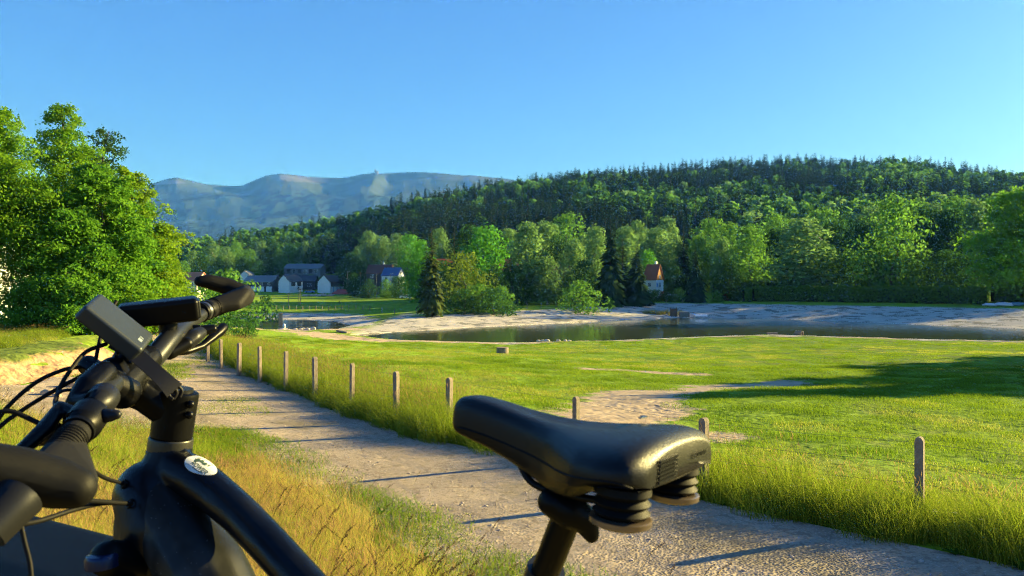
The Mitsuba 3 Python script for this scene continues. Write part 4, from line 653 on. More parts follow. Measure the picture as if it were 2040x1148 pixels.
def gable_house(name, label, px, by, d, L, W, wh, rh, rot, wall, roof, over=.35, wins=(), cat='house', chimney=False, gable=None):
    """L along the ridge; rot in degrees turns the ridge from the x axis. wins: (face, u, v, w, h, material) on faces 'f' (long side), 'e' (end at +x), 'w' (end at -x)."""
    c = at(px, by, d); g = height(c[0], c[1])[0]; z0 = c[2]; k = thing(name, label, cat); R = trimesh.transformations.rotation_matrix(math.radians(rot), [0, 0, 1]); R[:3, 3] = [c[0], c[1], z0]
    dn = min(0, g - z0) - .6
    prof = manifold3d.CrossSection([[(-W / 2, dn), (W / 2, dn), (W / 2, wh), (0, wh + rh), (-W / 2, wh)]]).extrude(L)
    m = to_tri(prof); m.apply_translation([0, 0, -L / 2]); Q = np.eye(4); Q[:3, :3] = np.array([[0, 0, 1], [1, 0, 0], [0, 1, 0]]).T.T; m.apply_transform(Q); obj('wall', moved(m, R), wall, k)
    t = .22; s = math.hypot(W / 2, rh); e = over; nx, ny = rh / s, (W / 2) / s; A = (-W / 2 - e * (W / 2) / s, wh - e * rh / s); Bt = (0, wh + rh)
    sec = manifold3d.CrossSection([[(A[0], A[1] + .01), (A[0], A[1] + t), (0, Bt[1] + t), (-A[0], A[1] + t), (-A[0], A[1] + .01), (0, Bt[1] + .01)]][0:1], manifold3d.FillRule.EvenOdd)
    r = to_tri(sec.extrude(L + 2 * over)); r.apply_translation([0, 0, -L / 2 - over]); r.apply_transform(Q); rk = obj('roof', moved(r, R), roof, k)
    if gable:
        for sx in (1, -1):
            gm = to_tri(manifold3d.CrossSection([[(-W / 2 + .02, wh - .1), (W / 2 - .02, wh - .1), (0, wh + rh - .06)]]).extrude(.06)); gm.apply_transform(Q); gm.apply_translation([sx * (L / 2) - (0 if sx > 0 else .06), 0, 0]); obj('gable', moved(gm, R), gable, k)
    if chimney: obj('chimney', moved(box([L * .12, W * .12, wh + rh + .35], [.6, .6, 1.5]), R), 'white_wall', rk)
    for (f, u, v, w, h, mt) in wins:
        if f == 'f': b = box([u, -W / 2 - .02, v], [w, .10, h])
        else: b = box([(L / 2 + .02) * (1 if f == 'e' else -1), u, v], [.10, w, h])
        wk = obj('window' if mt == 'window_dark' else 'door' if mt == 'wood_beam' else 'panel', moved(b, R), mt, k)
        if mt == 'window_dark':
            fr = [(0, h / 2, w + .16, .09), (0, -h / 2, w + .16, .09), (w / 2, 0, .09, h), (-w / 2, 0, .09, h), (0, 0, .06, h)]
            if f == 'f': bb = [box([u + a, -W / 2 - .06, v + q], [ww, .08, hh]) for a, q, ww, hh in fr]
            else: bb = [box([(L / 2 + .06) * (1 if f == 'e' else -1), u + a, v + q], [.08, ww, hh]) for a, q, ww, hh in fr]
            obj('frame', moved(join(*bb), R), 'white_wall', wk)
    return k
win = 'window_dark'
gable_house('row_house', 'long low terrace with dark roof and white garage bays left of the white gables', 524, 582, 352, 15, 8.5, 4.6, 2.9, -14, 'dark_wall', 'grey_roof', wins=[('f', -6 + 3.9 * i, 1.3, 2.9, 2.5, 'white_wall') for i in range(4)] + [('f', -6 + 3.9 * i, 3.7, 1.1, 1.0, win) for i in range(4)])
gable_house('white_house', 'left one of the two white gabled houses, with dark cladding', 579, 580, 345, 9.5, 6.0, 4.4, 2.9, 68, 'white_wall', 'dark_roof', wins=[('f', 1.5, 1.3, 1.2, 1.4, win), ('f', -2, 3.4, 2.8, 2.2, 'dark_wall'), ('f', 2.2, 3.4, 2.8, 2.2, 'dark_wall')])
gable_house('white_house', 'right one of the two white gabled houses, behind the red-roofed kiosk', 659, 582, 345, 10, 6.8, 4.6, 3.0, 66, 'white_wall', 'dark_roof', wins=[('f', 0, 3.5, 8.6, 2.2, 'dark_wall'), ('f', -2.5, 1.2, .5, 2.3, 'blue_paint'), ('f', 0, 1.2, .5, 2.3, 'blue_paint'), ('f', 2.5, 1.2, .5, 2.3, 'blue_paint')])
gable_house('terrace_house', 'dark-roofed terrace house between the two white gables', 612, 575, 365, 9, 7, 3.6, 2.6, 0, 'dark_wall', 'dark_roof', wins=[('f', -2, 1.6, 1.6, 1.5, win), ('f', 2, 1.6, 1.6, 1.5, win)])
gable_house('upper_house', 'long grey-roofed house higher up above the white gables', 608, 546, 430, 21, 8.5, 2.9, 2.6, -6, 'grey_wall', 'grey_roof', wins=[('f', -8 + 3.2 * i, 1.4, 2.0, 2.2, 'window_dark' if i % 2 else 'dark_wall') for i in range(6)])
gable_house('shed', 'beige boarded shed just right of the right white gable', 684, 570, 360, 5, 5, 4.0, .5, 0, 'cream_wall', 'grey_roof', cat='shed')
gable_house('small_house', 'small white gable peeping over the long terrace', 492, 556, 385, 5, 4.5, 2.2, 1.7, 80, 'white_wall', 'grey_roof')
gable_house('brown_roof_house', 'house with brown-red roof and white chimney behind the blue-roofed house', 758, 557, 325, 10, 8, 2.6, 3.6, -4, 'dark_wall', 'brown_roof', chimney=True, wins=[('f', -2.5, 1.4, 1.2, 1.3, win), ('f', 2, 1.4, 1.2, 1.3, win)])
gable_house('blue_roof_house', 'house with blue roof and white gable left of the lone spruce', 783, 562, 305, 7, 6, 2.6, 3.0, -18, 'white_wall', 'blue_roof', wins=[('f', -1.5, 1.3, 1.1, 1.2, win), ('e', 0, 1.3, 1.2, 1.3, win), ('e', 0, 3.6, .8, .9, win)])
gable_house('orange_roof_house', 'house with orange tiled roof left of the raised grip', 385, 575, 230, 6.5, 6.5, 2.4, 2.4, -10, 'cream_wall', 'orange_roof', wins=[('f', -1.5, 1.3, 1.1, 1.2, win), ('f', 1.5, 1.3, 1.1, 1.2, win)])
gable_house('half_hidden_house', 'half hidden white house with brown roof left of the twin-topped birch', 1006, 557, 225, 7.5, 6, 2.5, 3.3, 15, 'white_wall', 'brown_roof', wins=[('e', 0, 1.3, 1.2, 1.3, win), ('f', 1.5, 1.3, 1.2, 1.3, win)])
gable_house('red_roof_house', 'red-roofed house glimpsed right behind the lone spruce', 884, 545, 240, 6, 6, 1.6, 2.8, 10, 'cream_wall', 'red_roof', wins=[('f', 0, .8, 1.1, 1.0, win)])
gable_house('cabin', 'dark red roofed cabin glimpsed behind the slender birch', 1118, 556, 235, 6, 5, 1.8, 2.6, -5, 'dark_wall', 'brown_roof', wins=[('f', 0, 1.0, 1.1, 1.0, win)])
gable_house('cottage', 'narrow cottage with orange wooden gable and white ground floor beside the dark spruce', 1302, 576, 224, 4.3, 3.9, 2.8, 4.3, -46, 'white_wall', 'red_tile', gable='orange_wood', chimney=True, over=.3, wins=[('e', 0, 1.2, .75, 1.3, win), ('e', 0, 3.6, .7, .9, win), ('e', -1.25, 1.2, .5, 1.2, 'blue_paint'), ('f', 0, 1.3, 1.0, 1.1, win)])
gable_house('blue_shed', 'low blue-roofed shed peeping over the hedge', 1529, 575, 228, 4.4, 3.4, 1.1, 1.0, -20, 'white_wall', 'blue_roof', cat='shed')
gable_house('white_villa', 'white house behind the roadside trees at the left edge', -40, 640, 58, 5.6, 5.4, 4.0, 2.6, -12, 'white_wall', 'brown_roof', wins=[('f', -1.2, 2.4, 1.0, 1.3, win), ('f', 1.4, 2.4, 1.0, 1.3, win)])
# kiosk with a red hipped roof, and the cabinets beside it
c = at(680, 597, 330); R = np.eye(4); R[:3, 3] = c; k = thing('kiosk', 'small kiosk with red hipped roof and pale blue walls on the grass below the houses', 'kiosk')
obj('wall', moved(box([0, 0, 1.1], [6.6, 4.5, 2.6]), R), 'pale_blue', k); mat('pale_blue', (.48, .58, .66), .7)
hip = manifold3d.Manifold.hull_points([(x * 3.9, y * 2.9, 2.4) for x in (-1, 1) for y in (-1, 1)] + [(x * 1.3, 0, 4.5) for x in (-1, 1)] + [(x * 3.9, y * 2.9, 2.5) for x in (-1, 1) for y in (-1, 1)]); obj('roof', moved(to_tri(hip), R), 'red_roof', k)
for u in (-2.2, -.4, 1.4): obj('window', moved(box([u, -2.28, 1.2], [.9, .1, 1.5]), R), 'blue_paint', k)
for i, (px, w, lab) in enumerate([(704, 2.2, 'left of the three grey cabinets right of the kiosk'), (713, 1.8, 'middle of the three grey cabinets right of the kiosk'), (721, 1.6, 'right of the three grey cabinets right of the kiosk')]):
    c = at(px, 592, 330); k = thing('cabinet', lab, 'cabinet', 'cabinets by the kiosk'); obj('body', box([c[0], c[1], c[2] + .7], [w, 1.4, 2.2]), 'cream_wall', k); obj('lid', box([c[0], c[1], c[2] + 1.86], [w + .3, 1.7, .12]), 'orange_roof' if i else 'grey_roof', k)
def pole(px, top, by, d, label, lamp=False, r=.11, cat='pole', nm='utility_pole'):
    a, b = at(px, by, d), at(px, top, d); b[:2] = a[:2]; a[2] = min(a[2], height(a[0], a[1])[0]) - .3; k = thing(nm, label, cat); obj('mast', tube([a, b], [r, r * .7], 8), 'concrete', k)
    if lamp: obj('lamp_head', box(b + [.5, 0, .02], [1.2, .3, .14]), 'cream_wall', k); 
    else: obj('crossbar', box(b - [0, 0, .4], [1.3, .12, .12]), 'wood_beam', k)
pole(574.5, 584, 613, 215, 'thin pole standing above the side pond, left of the pair of poles'); pole(595.5, 574, 608, 225, 'left pole of the close pair below the white gables'); pole(598.5, 575, 608, 226, 'right pole of the close pair below the white gables')
pole(718, 542, 574, 300, 'utility pole right of the beige shed'); pole(750, 545, 582, 280, 'pale utility pole in front of the brown-roofed house'); pole(778, 546, 582, 285, 'street lamp mast right of the blue-roofed house', True, .09, 'street lamp', 'street_lamp'); pole(1123, 538, 575, 205, 'street lamp mast beside the slender birch', True, .09, 'street lamp', 'street_lamp'); pole(692, 542, 572, 330, 'lamp mast over the beige shed', True, .08, 'street lamp', 'street_lamp')
# parked vans and cars by the houses, small in the picture
def car(px, by, d, rot, m, label):
    c = at(px, by, d); c[2] = height(c[0], c[1])[0]; k = thing('parked_car', label, 'car'); R = trimesh.transformations.rotation_matrix(math.radians(rot), [0, 0, 1]); R[:3, 3] = c
    body = manifold3d.CrossSection([[(-2.1, .35), (2.1, .35), (2.15, .75), (1.3, .92), (.7, 1.42), (-1.1, 1.45), (-1.9, .95), (-2.15, .8)]]).extrude(1.7); b = to_tri(body); b.apply_translation([0, 0, -.85]); b.apply_transform(trimesh.transformations.rotation_matrix(math.pi / 2, [1, 0, 0])); obj('body', moved(b, R), m, k, smooth=25)
    g = to_tri(manifold3d.CrossSection([[(1.08, .98), (.62, 1.36), (-1.05, 1.38), (-1.6, .98)]]).extrude(1.74)); g.apply_translation([0, 0, -.87]); g.apply_transform(trimesh.transformations.rotation_matrix(math.pi / 2, [1, 0, 0])); obj('window', moved(g, R), 'window_dark', k)
    for sx in (-1.3, 1.3):
        for sy in (-.8, .8): obj('wheel', moved(trimesh.creation.cylinder(.33, .2, sections=14, transform=trimesh.transformations.rotation_matrix(math.pi / 2, [1, 0, 0])), R @ trimesh.transformations.translation_matrix([sx, sy, .33])), 'hole_dark', k)
car(1334, 568, 226, 20, 'white_wall', 'white car parked right of the orange-gabled cottage'); car(808, 566, 270, 10, 'white_wall', 'white car parked left of the lone spruce beyond the lawn'); car(617, 580, 340, 5, 'blue_paint', 'blue car parked between the white gables')
# ------------------------------------------------------------------ small things round the ponds
def blob(seed, s, sub=2, rough=.28):
    m = trimesh.creation.icosphere(subdivisions=sub); v = m.vertices; v = v * (1 + rough * 2 * (meshkit.fbm(v * 1.4 + seed * 7, 3, seed) - .5)[:, None]); v = np.sign(v) * np.abs(v) ** .85; m.vertices = v * np.array(s); return m
mat('pale_stone', lambda p, n, uv: MIX((.42, .36, .28), (.62, .55, .45), FB(p.x * 3, p.y * 3, p.z * 3)), .9); mat('tan_rock', lambda p, n, uv: MIX((.36, .25, .14), (.55, .41, .25), FB(p.x * 7, p.y * 7, p.z * 7)), .9, bump=(lambda p, n, uv: FB(p.x * 12, p.y * 12, p.z * 12), .02), eps=.01)
def rock(px, py, d, s, seed, label, m='pale_stone', group=None):
    c = at(px, py, d); c[2] = height(c[0], c[1])[0] + s[2] * .5; b = blob(seed, s); b.apply_translation(c); k = thing('rock', label, 'rock', group); scene[k] = mikit.ply(b, m, smooth=40)
rs = np.random.default_rng(5)
for i, px in enumerate([549, 556, 563, 569, 575, 582, 588, 593, 599, 605, 612, 618, 624]):
    rock(px, 662, 119.2 + rs.uniform(-.6, .6), rs.uniform([.22, .2, .18], [.42, .35, .34]), i, NTH[i] + ' stone from the left in the row along the side pond shore', group='stones along the side pond')
for i, px in enumerate([1073, 1081, 1090, 1112, 1126, 1134]): rock(px, 685, 96.5, rs.uniform([.2, .18, .12], [.42, .3, .24]), 40 + i, NTH[i] + ' pale stone from the left on the near shore of the main pond', group='stones on the near shore of the main pond')
rock(143, 716, 20.9, (.17, .14, .15), 60, 'square tan boulder sticking out of the cut bank', 'tan_rock'); rock(98, 748, 19.6, (.20, .16, .11), 61, 'flat boulder at the foot of the cut bank', 'tan_rock'); rock(112, 753, 19.3, (.11, .1, .08), 62, 'small rock beside the flat boulder under the cut bank', 'tan_rock'); rock(60, 742, 19.9, (.07, .08, .06), 63, 'fist-sized rock left of the flat boulder', 'tan_rock'); rock(185, 758, 19.2, (.10, .08, .06), 64, 'small rock below the cut bank near the handlebar', 'tan_rock')
c = at(1001, 711, 63); c[2] = height(c[0], c[1])[0]; k = thing('well_ring', 'concrete well ring standing in the short grass of the meadow', 'well')
ring = manifold3d.Manifold.cylinder(.95, .5, .5, 36) - manifold3d.Manifold.cylinder(1.2, .42, .42, 36).translate([0, 0, .1]); r = to_tri(ring); r.apply_translation(c - [0, 0, .4]); obj('ring', r, 'concrete', k, smooth=30); obj('cover', moved(trimesh.creation.cylinder(.50, .06, sections=36), trimesh.transformations.translation_matrix(c + [0, 0, .585])), 'concrete', k, smooth=30)
c = at(559, 655, 140); k = thing('pond_pillar', 'orange-brown pillar standing in the side pond', 'pillar'); obj('shaft', box([c[0], c[1], -3.6], [.68, .6, 3.6], .2, .04), 'orange_clay', k); obj('cap', box([c[0], c[1], -1.72], [.86, .78, .16], .2, .03), 'orange_clay', k); mat('orange_clay', lambda p, n, uv: MIX((.40, .22, .11), (.58, .36, .20), FB(p.x * 5, p.y * 5, p.z * 5)), .9)
c = at(566, 648, 139); b = trimesh.creation.icosphere(subdivisions=3, radius=.30); b.apply_translation([c[0], c[1], -3.85]); k = thing('buoy', 'white float drifting right of the pillar in the side pond', 'buoy'); obj('float', b, 'white_wall', k, smooth=True); obj('mooring_ring', moved(trimesh.creation.torus(.07, .02, 12, 6), trimesh.transformations.translation_matrix([c[0], c[1], -3.52])), 'wire', k)
c = at(684, 667, 112); z = height(c[0], c[1])[0]; k = thing('concrete_slab', 'tilted concrete slab lying on the sandy spit between the ponds', 'slab'); m = rounded([2.0, .9, .28], .03); m.apply_transform(trimesh.transformations.rotation_matrix(.12, [0, 1, 0])); m.apply_transform(trimesh.transformations.rotation_matrix(-.5, [0, 0, 1])); m.apply_translation([c[0], c[1], z + .22]); scene[k] = mikit.ply(m, 'concrete', smooth=30)
def pipe(px, py, d, l, r, rot, label, m):
    c = at(px, py, d); z = max(height(c[0], c[1])[0], WATER); p = manifold3d.Manifold.cylinder(l, r, r, 24) - manifold3d.Manifold.cylinder(l + 1, r * .8, r * .8, 24).translate([0, 0, -.5]); t = to_tri(p); t.apply_translation([0, 0, -l / 2]); t.apply_transform(trimesh.transformations.rotation_matrix(math.pi / 2, [0, 1, 0])); t.apply_transform(trimesh.transformations.rotation_matrix(math.radians(rot), [0, 0, 1])); t.apply_translation([c[0], c[1], z + r * .8]); k = thing('pipe', label, 'pipe'); scene[k] = mikit.ply(t, m, smooth=30)
pipe(1538, 668, 112.6, 1.6, .20, 8, 'pale concrete pipe lying at the near water edge', 'concrete'); pipe(1592, 667, 112.2, 1.1, .38, -50, 'short wide pipe with dark mouth at the near water edge', 'concrete')
c = at(1342, 628, 180.5); k = thing('sluice', 'brown wooden sluice gate at the far shore of the pond', 'sluice'); z = WATER
for i in range(6): obj('plank', box([c[0] - .5 + .2 * i, c[1], z + 1.0], [.185, .14, 2.0 + .1 * (i % 2)]), 'wood_beam', k)
obj('post', box([c[0] - .72, c[1], z + 1.1], [.2, .3, 2.5]), 'wood_beam', k); obj('post', box([c[0] + .72, c[1], z + 1.1], [.2, .3, 2.5]), 'wood_beam', k)
c = at(1363, 628, 180); k = thing('concrete_block', 'square concrete block right of the brown sluice gate', 'block'); scene[k] = mikit.ply(box([c[0], c[1], WATER + .55], [2.2, 1.4, 1.5], .1, .05), 'concrete', smooth=30)
c = at(1397, 628, 178); k = thing('concrete_slab', 'pale slab tilted against the far bank right of the sluice', 'slab'); m = rounded([2.9, .9, .2], .03); m.apply_transform(trimesh.transformations.rotation_matrix(.5, [1, 0, 0])); m.apply_translation([c[0], c[1], WATER + .55]); scene[k] = mikit.ply(m, 'white_wall', smooth=30)
for i, (px, py, l, a, t) in enumerate([(1334, 627, 1.6, -.5, .5), (1322, 629, 1.2, .4, .3), (1303, 632, 1.6, .1, .2)]):
    c = at(px, py, 177); k = thing('plank', ['plank leaning on the sluice gate', 'loose plank left of the sluice gate', 'pale plank floating among the reeds'][i], 'plank'); m = box([0, 0, 0], [l, .24, .07]); m.apply_transform(trimesh.transformations.rotation_matrix(t, [0, 1, 0])); m.apply_transform(trimesh.transformations.rotation_matrix(a, [0, 0, 1])); m.apply_translation([c[0], c[1], WATER + .35]); scene[k] = mikit.ply(m, 'pale_stone')
# reeds at the sluice, flowering bushes, tarpaulin heap, rubble
group_of('reed', (lambda b: {'blades': mikit.ply(b[0], 'grass_mat', color=b[1])})(blades(150, 130, 1.4, .6, 1.6, .05, [(.25, .25, .08), (.36, .32, .12), (.18, .22, .05)], .3, 3)))
for i, px in enumerate([1286, 1295, 1304, 1312, 1320, 1328, 1336, 1350, 1358, 1300, 1316]):
    d = 181.5 + (i % 3) * 1.3; x = (px - 1020) / F * d; instance('reeds__%03d' % i, 'reed', place(x, d, max(height(x, d)[0], WATER - .3), 1.1, i * 40, 1.0))
tag('reeds', 'dry reeds and rushes on the far shore beside the sluice', 'reeds', kind='stuff')
for px, top, d, c_, lab in [(1320, 581, 216, (.45, .05, .04), 'red flowering bush below the orange-gabled cottage'), (1446, 586, 210, (.20, .025, .03), 'dark red shrub at the left end of the hedge'), (676, 600, 240, (.30, .30, .05), 'yellowish shrub on the grass right of the kiosk poles')]:
    m, cc = crown_mesh(int(px), 700, .10, spread=.42, lobes=14, base=.05, col='deep'); r_ = np.random.default_rng(int(px)).random(len(cc) // 4).repeat(4) < .6; cc[r_] = c_; p = at(px, top, d); z = height(p[0], d)[0] - .1; h = max(.8, p[2] - z); k = thing('flowering_bush', lab, 'bush'); obj('crown', m, 'leaf_mat', k, color=cc, to_world=place(p[0], d, z, h * 1.1, 0, h)); obj('stem', tube([(0, 0, -.02), (0, 0, .5)], [.03, .02], 5), 'bark', k, to_world=place(p[0], d, z, h))
mat('tarp_white', plaster((.62, .64, .68)), .5); mat('tarp_blue', (.10, .22, .34), .5)
for i, (px, py, s, m, lab) in enumerate([(1972, 603, (1.5, 1.0, .45), 'tarp_white', 'white tarpaulin-covered heap, left of three by the hedge'), (2000, 600, (1.9, 1.1, .5), 'tarp_white', 'white tarpaulin-covered heap, middle of three by the hedge'), (2025, 594, (1.6, 1.0, .5), 'tarp_blue', 'blue-grey tarpaulin heap, right of three by the hedge')]):
    c = at(px, py, 171); c[2] = height(c[0], 171)[0] + s[2] * .6; b = blob(80 + i, s, 3, .5); b.apply_translation(c); k = thing('tarpaulin', lab, 'tarpaulin', 'covered heaps at the hedge'); scene[k] = mikit.ply(b, m, smooth=50)
parts_ = []
for i in range(46): 
    px = rs.uniform(606, 664); c = at(px, 590, 318 + rs.uniform(-5, 5)); b = blob(100 + i, rs.uniform([.3, .3, .2], [1.1, .8, .7]), 1); b.apply_translation([c[0], c[1], height(c[0], c[1])[0] + .15]); parts_.append(b)
k = numbered('rubble'); scene[k] = mikit.ply(join(*parts_), 'pink_rubble', smooth=False); tag(k, 'heap of pinkish building rubble in front of the white gables', 'rubble', kind='stuff'); mat('pink_rubble', lambda p, n, uv: MIX((.40, .27, .19), (.60, .46, .36), FB(p.x, p.y, p.z)), .9)
col('hut_wall', (.22, .20, .18))
# mountain hut on the ridge
c = at(747, 347, 5960); R = np.eye(4); R[:3, 3] = c; k = thing('mountain_hut', 'pale tower-like hut on the mountain ridge', 'building'); obj('wall', moved(box([12, 0, 8], [22, 22, 32]), R), 'hut_wall', k); obj('wing', moved(box([-12, 0, 0], [30, 20, 18]), R), 'dark_wall', k)
sp = to_tri(manifold3d.Manifold.cylinder(24, 9, .5, 8)); sp.apply_translation([2, 0, 20]); obj('roof', moved(sp, R), 'dark_roof', k)

# ------------------------------------------------------------------ the bicycle
mat('paint', lambda p, n, uv: mi.Color3f(.0022, .0028, .005) + mi.Color3f(.010, .0095, .008) * SS(.55, .85, FB(p.x * 16, p.y * 16, p.z * 10)), lambda p, n, uv: .27 + .22 * SS(.4, .75, FB(p.x * 24, p.y * 24, p.z * 18)), spec=.26, coat=.08); mat('rubber', (.004, .004, .0043), .6, spec=.15); mat('grip_rubber', lambda p, n, uv: mi.Color3f(.011, .011, .012) * (.85 + .3 * N(p.x * 900, p.y * 900, p.z * 900)), .64, spec=.1)
mat('black_metal', (.0022, .0024, .003), .40, spec=.13); mat('alloy', (.14, .15, .17), .32, .9); mat('satin_alloy', (.022, .024, .028), .36, .5); mat('saddle_skin', lambda p, n, uv: mi.Color3f(.0055, .0058, .0065) * (.8 + .4 * FB(p.x * 300, p.y * 300, p.z * 300)), .40, spec=.26, bump=(lambda p, n, uv: N(p.x * 1400, p.y * 1400, p.z * 1400), .0002), eps=.0003)
mat('bronze', (.26, .20, .15), .36, .85); mat('white_print', (.62, .62, .58), .4); mat('green_print', (.03, .06, .04), .6); mat('ring_metal', (.045, .045, .04), .38, .6); mat('dim_metal', (.016, .017, .02), .4, .4, .2); mat('device_black', (.0018, .002, .003), .34, spec=.14); mat('bank_grey', lambda p, n, uv: mi.Color3f(.030, .037, .042) * (.95 + .1 * N(p.x * 1500, p.y * 1500, p.z * 1500)), .42, .35); mat('strap_rubber', (.010, .010, .013), .55, spec=.25); mat('blue_knob', (.003, .012, .055), .25, .4); mat('light_print', (.22, .26, .28), .5); mat('clear_side', (.045, .05, .05), .3, .2)
BIKE = thing('bicycle', 'black electric bicycle parked on the near bank with its front wheel turned', 'bicycle')
def part(name, mesh, m, parent=None, smooth=40, label=None): return obj(name, mesh, m, parent or BIKE, smooth=smooth, label=label)
def pos(l): return [at(*q) for q in l]
HD = np.array([-.82, .572, 0.0]); LD = np.array([-.572, -.82, 0.0])       # the way the bicycle points, and its left side
# frame: head tube with a wide cowl, curved top tube, thick down tube, seat tube, stays
head = chain(pos([(341, 893, 1.10), (330, 935, 1.095), (312, 985, 1.085), (298, 1040, 1.075), (290, 1120, 1.065)]), [.0295, .034, .046, .046, .041])
head = head + chain(pos([(300, 985, 1.085), (312, 1045, 1.07), (290, 1100, 1.065)]), [.050, .050, .042])
top = chain(pos([(352, 938, 1.085), (388, 954, 1.07), (430, 984, 1.05), (478, 1026, 1.02), (530, 1079, .985), (580, 1134, .955), (660, 1220, .91), (930, 1500, .80)]), [.031, .030, .0275, .026, .0255, .025, .024, .022])
down = chain(pos([(318, 1000, 1.08), (360, 1070, 1.06), (410, 1150, 1.03), (500, 1340, .98), (930, 2250, .80)]), [.046, .052, .057, .055, .048])
bb = at(943, 2258, .80); seat_top = at(1086, 1140, .83)
tubes = chain([seat_top, at(1040, 1300, .825), at(930, 1560, .81), bb], [.021, .021, .021, .024])
rear = bb - HD * .45 + np.array([0, 0, .08]); front_hub = at(300, 1110, 1.06) + np.array([-.985, -.17, 0]) * .17 + np.array([0, 0, -.50])
tubes = tubes + chain([bb, rear + LD * .065], [.016, .011]) + chain([bb, rear - LD * .065], [.016, .011]) + chain([at(930, 1560, .81), rear + LD * .065], [.011, .009]) + chain([at(930, 1560, .81), rear - LD * .065], [.011, .009])
frame_mesh = melt(head + top, .009, 12); frame = part('frame', frame_mesh, 'paint', smooth=True); part('down_tube', melt(down, .011, 10), 'dusty_black', smooth=True, label='dusty satin black down tube with specks of dirt'); part('seat_tube', melt(tubes, .02, 4), 'paint', smooth=True)
ax0, ax1 = at(340, 880, 1.10), at(353, 783, 1.10); axu = unit(ax1 - ax0)
part('headset', tube([ax0 - axu * .014, ax0 - axu * .012, ax0 + axu * .004, ax0 + axu * .006], [.0295, .0306, .0306, .029], 40, cap=True), 'ring_metal'); part('spacer', tube([ax0 - axu * .022, ax0 - axu * .020, ax0 - axu * .0155], [.029, .0312, .0312], 40), 'black_metal')
# stem
clamp = at(246, 738, 1.07)
stem = chain([ax1 - axu * .030, (ax1 + clamp) / 2 - axu * .022, clamp], [.027, .024, .022])
stem = stem + chain([ax1 - axu * .016, (ax1 + clamp) / 2 - axu * .004, clamp + [0, 0, .004]], [.016, .018, .018]) + chain(pos([(262, 716, 1.07), (228, 775, 1.05)]), [.024, .026]) + chain(pos([(292, 716, 1.10), (236, 770, 1.03)]), [.021, .026])
sk = part('stem', melt(stem, .008, 6), 'black_metal', smooth=True)
part('steerer_clamp', tube([ax0 + axu * .0065, ax0 + axu * .009, ax0 + axu * .04, ax1 - axu * .004, ax1 + axu * .001, ax1 + axu * .003], [.0275, .0288, .0292, .0300, .0292, .0265], 40), 'black_metal', sk); part('top_cap', moved(trimesh.creation.cylinder(.0215, .006, sections=36), frame_of(ax1 + axu * .0045, np.cross(axu, LD), np.cross(axu, np.cross(axu, LD)))), 'dim_metal', sk); part('bolt', moved(trimesh.creation.cylinder(.005, .006, sections=12), frame_of(ax1 + axu * .0062, np.cross(axu, LD), np.cross(axu, np.cross(axu, LD)))), 'hole_dark', sk)
for q in ((379, 806), (377, 827)): part('bolt', moved(trimesh.creation.icosphere(subdivisions=2, radius=.0058), trimesh.transformations.translation_matrix(at(*q, 1.081))), 'device_black', sk)
# handlebar, grips with wings and horns
bar = pos([(160, 852, .85), (184, 812, .90), (212, 776, .97), (250, 742, 1.06), (296, 722, 1.11), (340, 672, 1.17), (370, 646, 1.24), (408, 622, 1.32)])
part('handlebar', tube(bar, [.0115, .0125, .0135, .0165, .0165, .0150, .0125, .0115], 20, 6), 'satin_alloy', smooth=True)
def grip(inner, outer, wing, horn, s, wn):
    """inner to outer: the round grip; wing: outline of the flat palm rest; horn: the stub at its end."""
    g = chain([inner, inner + (outer - inner) * .5, outer], [.0155, .0165, .0165]) + manifold3d.Manifold.batch_hull([manifold3d.Manifold.sphere(r, 16).translate([float(c) for c in p]) for p, r in wing])
    k = part('grip', melt(g, .006, 8), 'grip_rubber', smooth=True); part('bar_end', melt(chain(horn, s), .006, 6), 'rubber', k, smooth=True)
    d = unit(outer - inner)
    for o, r, m in ((-.004, .0178, 'black_metal'), (-.011, .0165, 'alloy'), (-.020, .0178, 'black_metal')): part('collar', tube([inner + d * (o - .004), inner + d * (o - .0035), inner + d * (o + .0025), inner + d * (o + .003)], [r * .9, r, r, r * .9], 28), m, k)
Rg = pos([(414, 617, 1.33), (490, 588, 1.45)])
grip(Rg[0], Rg[1], [(at(428, 610, 1.35), .0150), (at(455, 600, 1.39), .0150), (at(486, 586, 1.40), .0125), (at(494, 597, 1.42), .010), (at(470, 606, 1.37), .012), (at(490, 580, 1.46), .012)], pos([(484, 585, 1.46), (450, 570, 1.45), (415, 561, 1.43), (398, 561, 1.42)]), [.018, .0165, .0135, .010], 1)
Lg = pos([(152, 862, .84), (70, 965, .745)])
grip(Lg[0], Lg[1], [(at(138, 885, .83), .0160), (at(120, 905, .80), .018), (at(178, 957, .77), .0085), (at(150, 975, .755), .012), (at(100, 965, .75), .019), (at(70, 955, .745), .019)], pos([(150, 972, .745), (108, 962, .74), (40, 945, .725), (-60, 925, .70)]), [.020, .0245, .0255, .023], -1)
part('grip_cap', tube(pos([(40, 990, .70), (20, 1010, .69), (-30, 1060, .67)]), [.022, .021, .020], 20, 4), 'dim_metal')
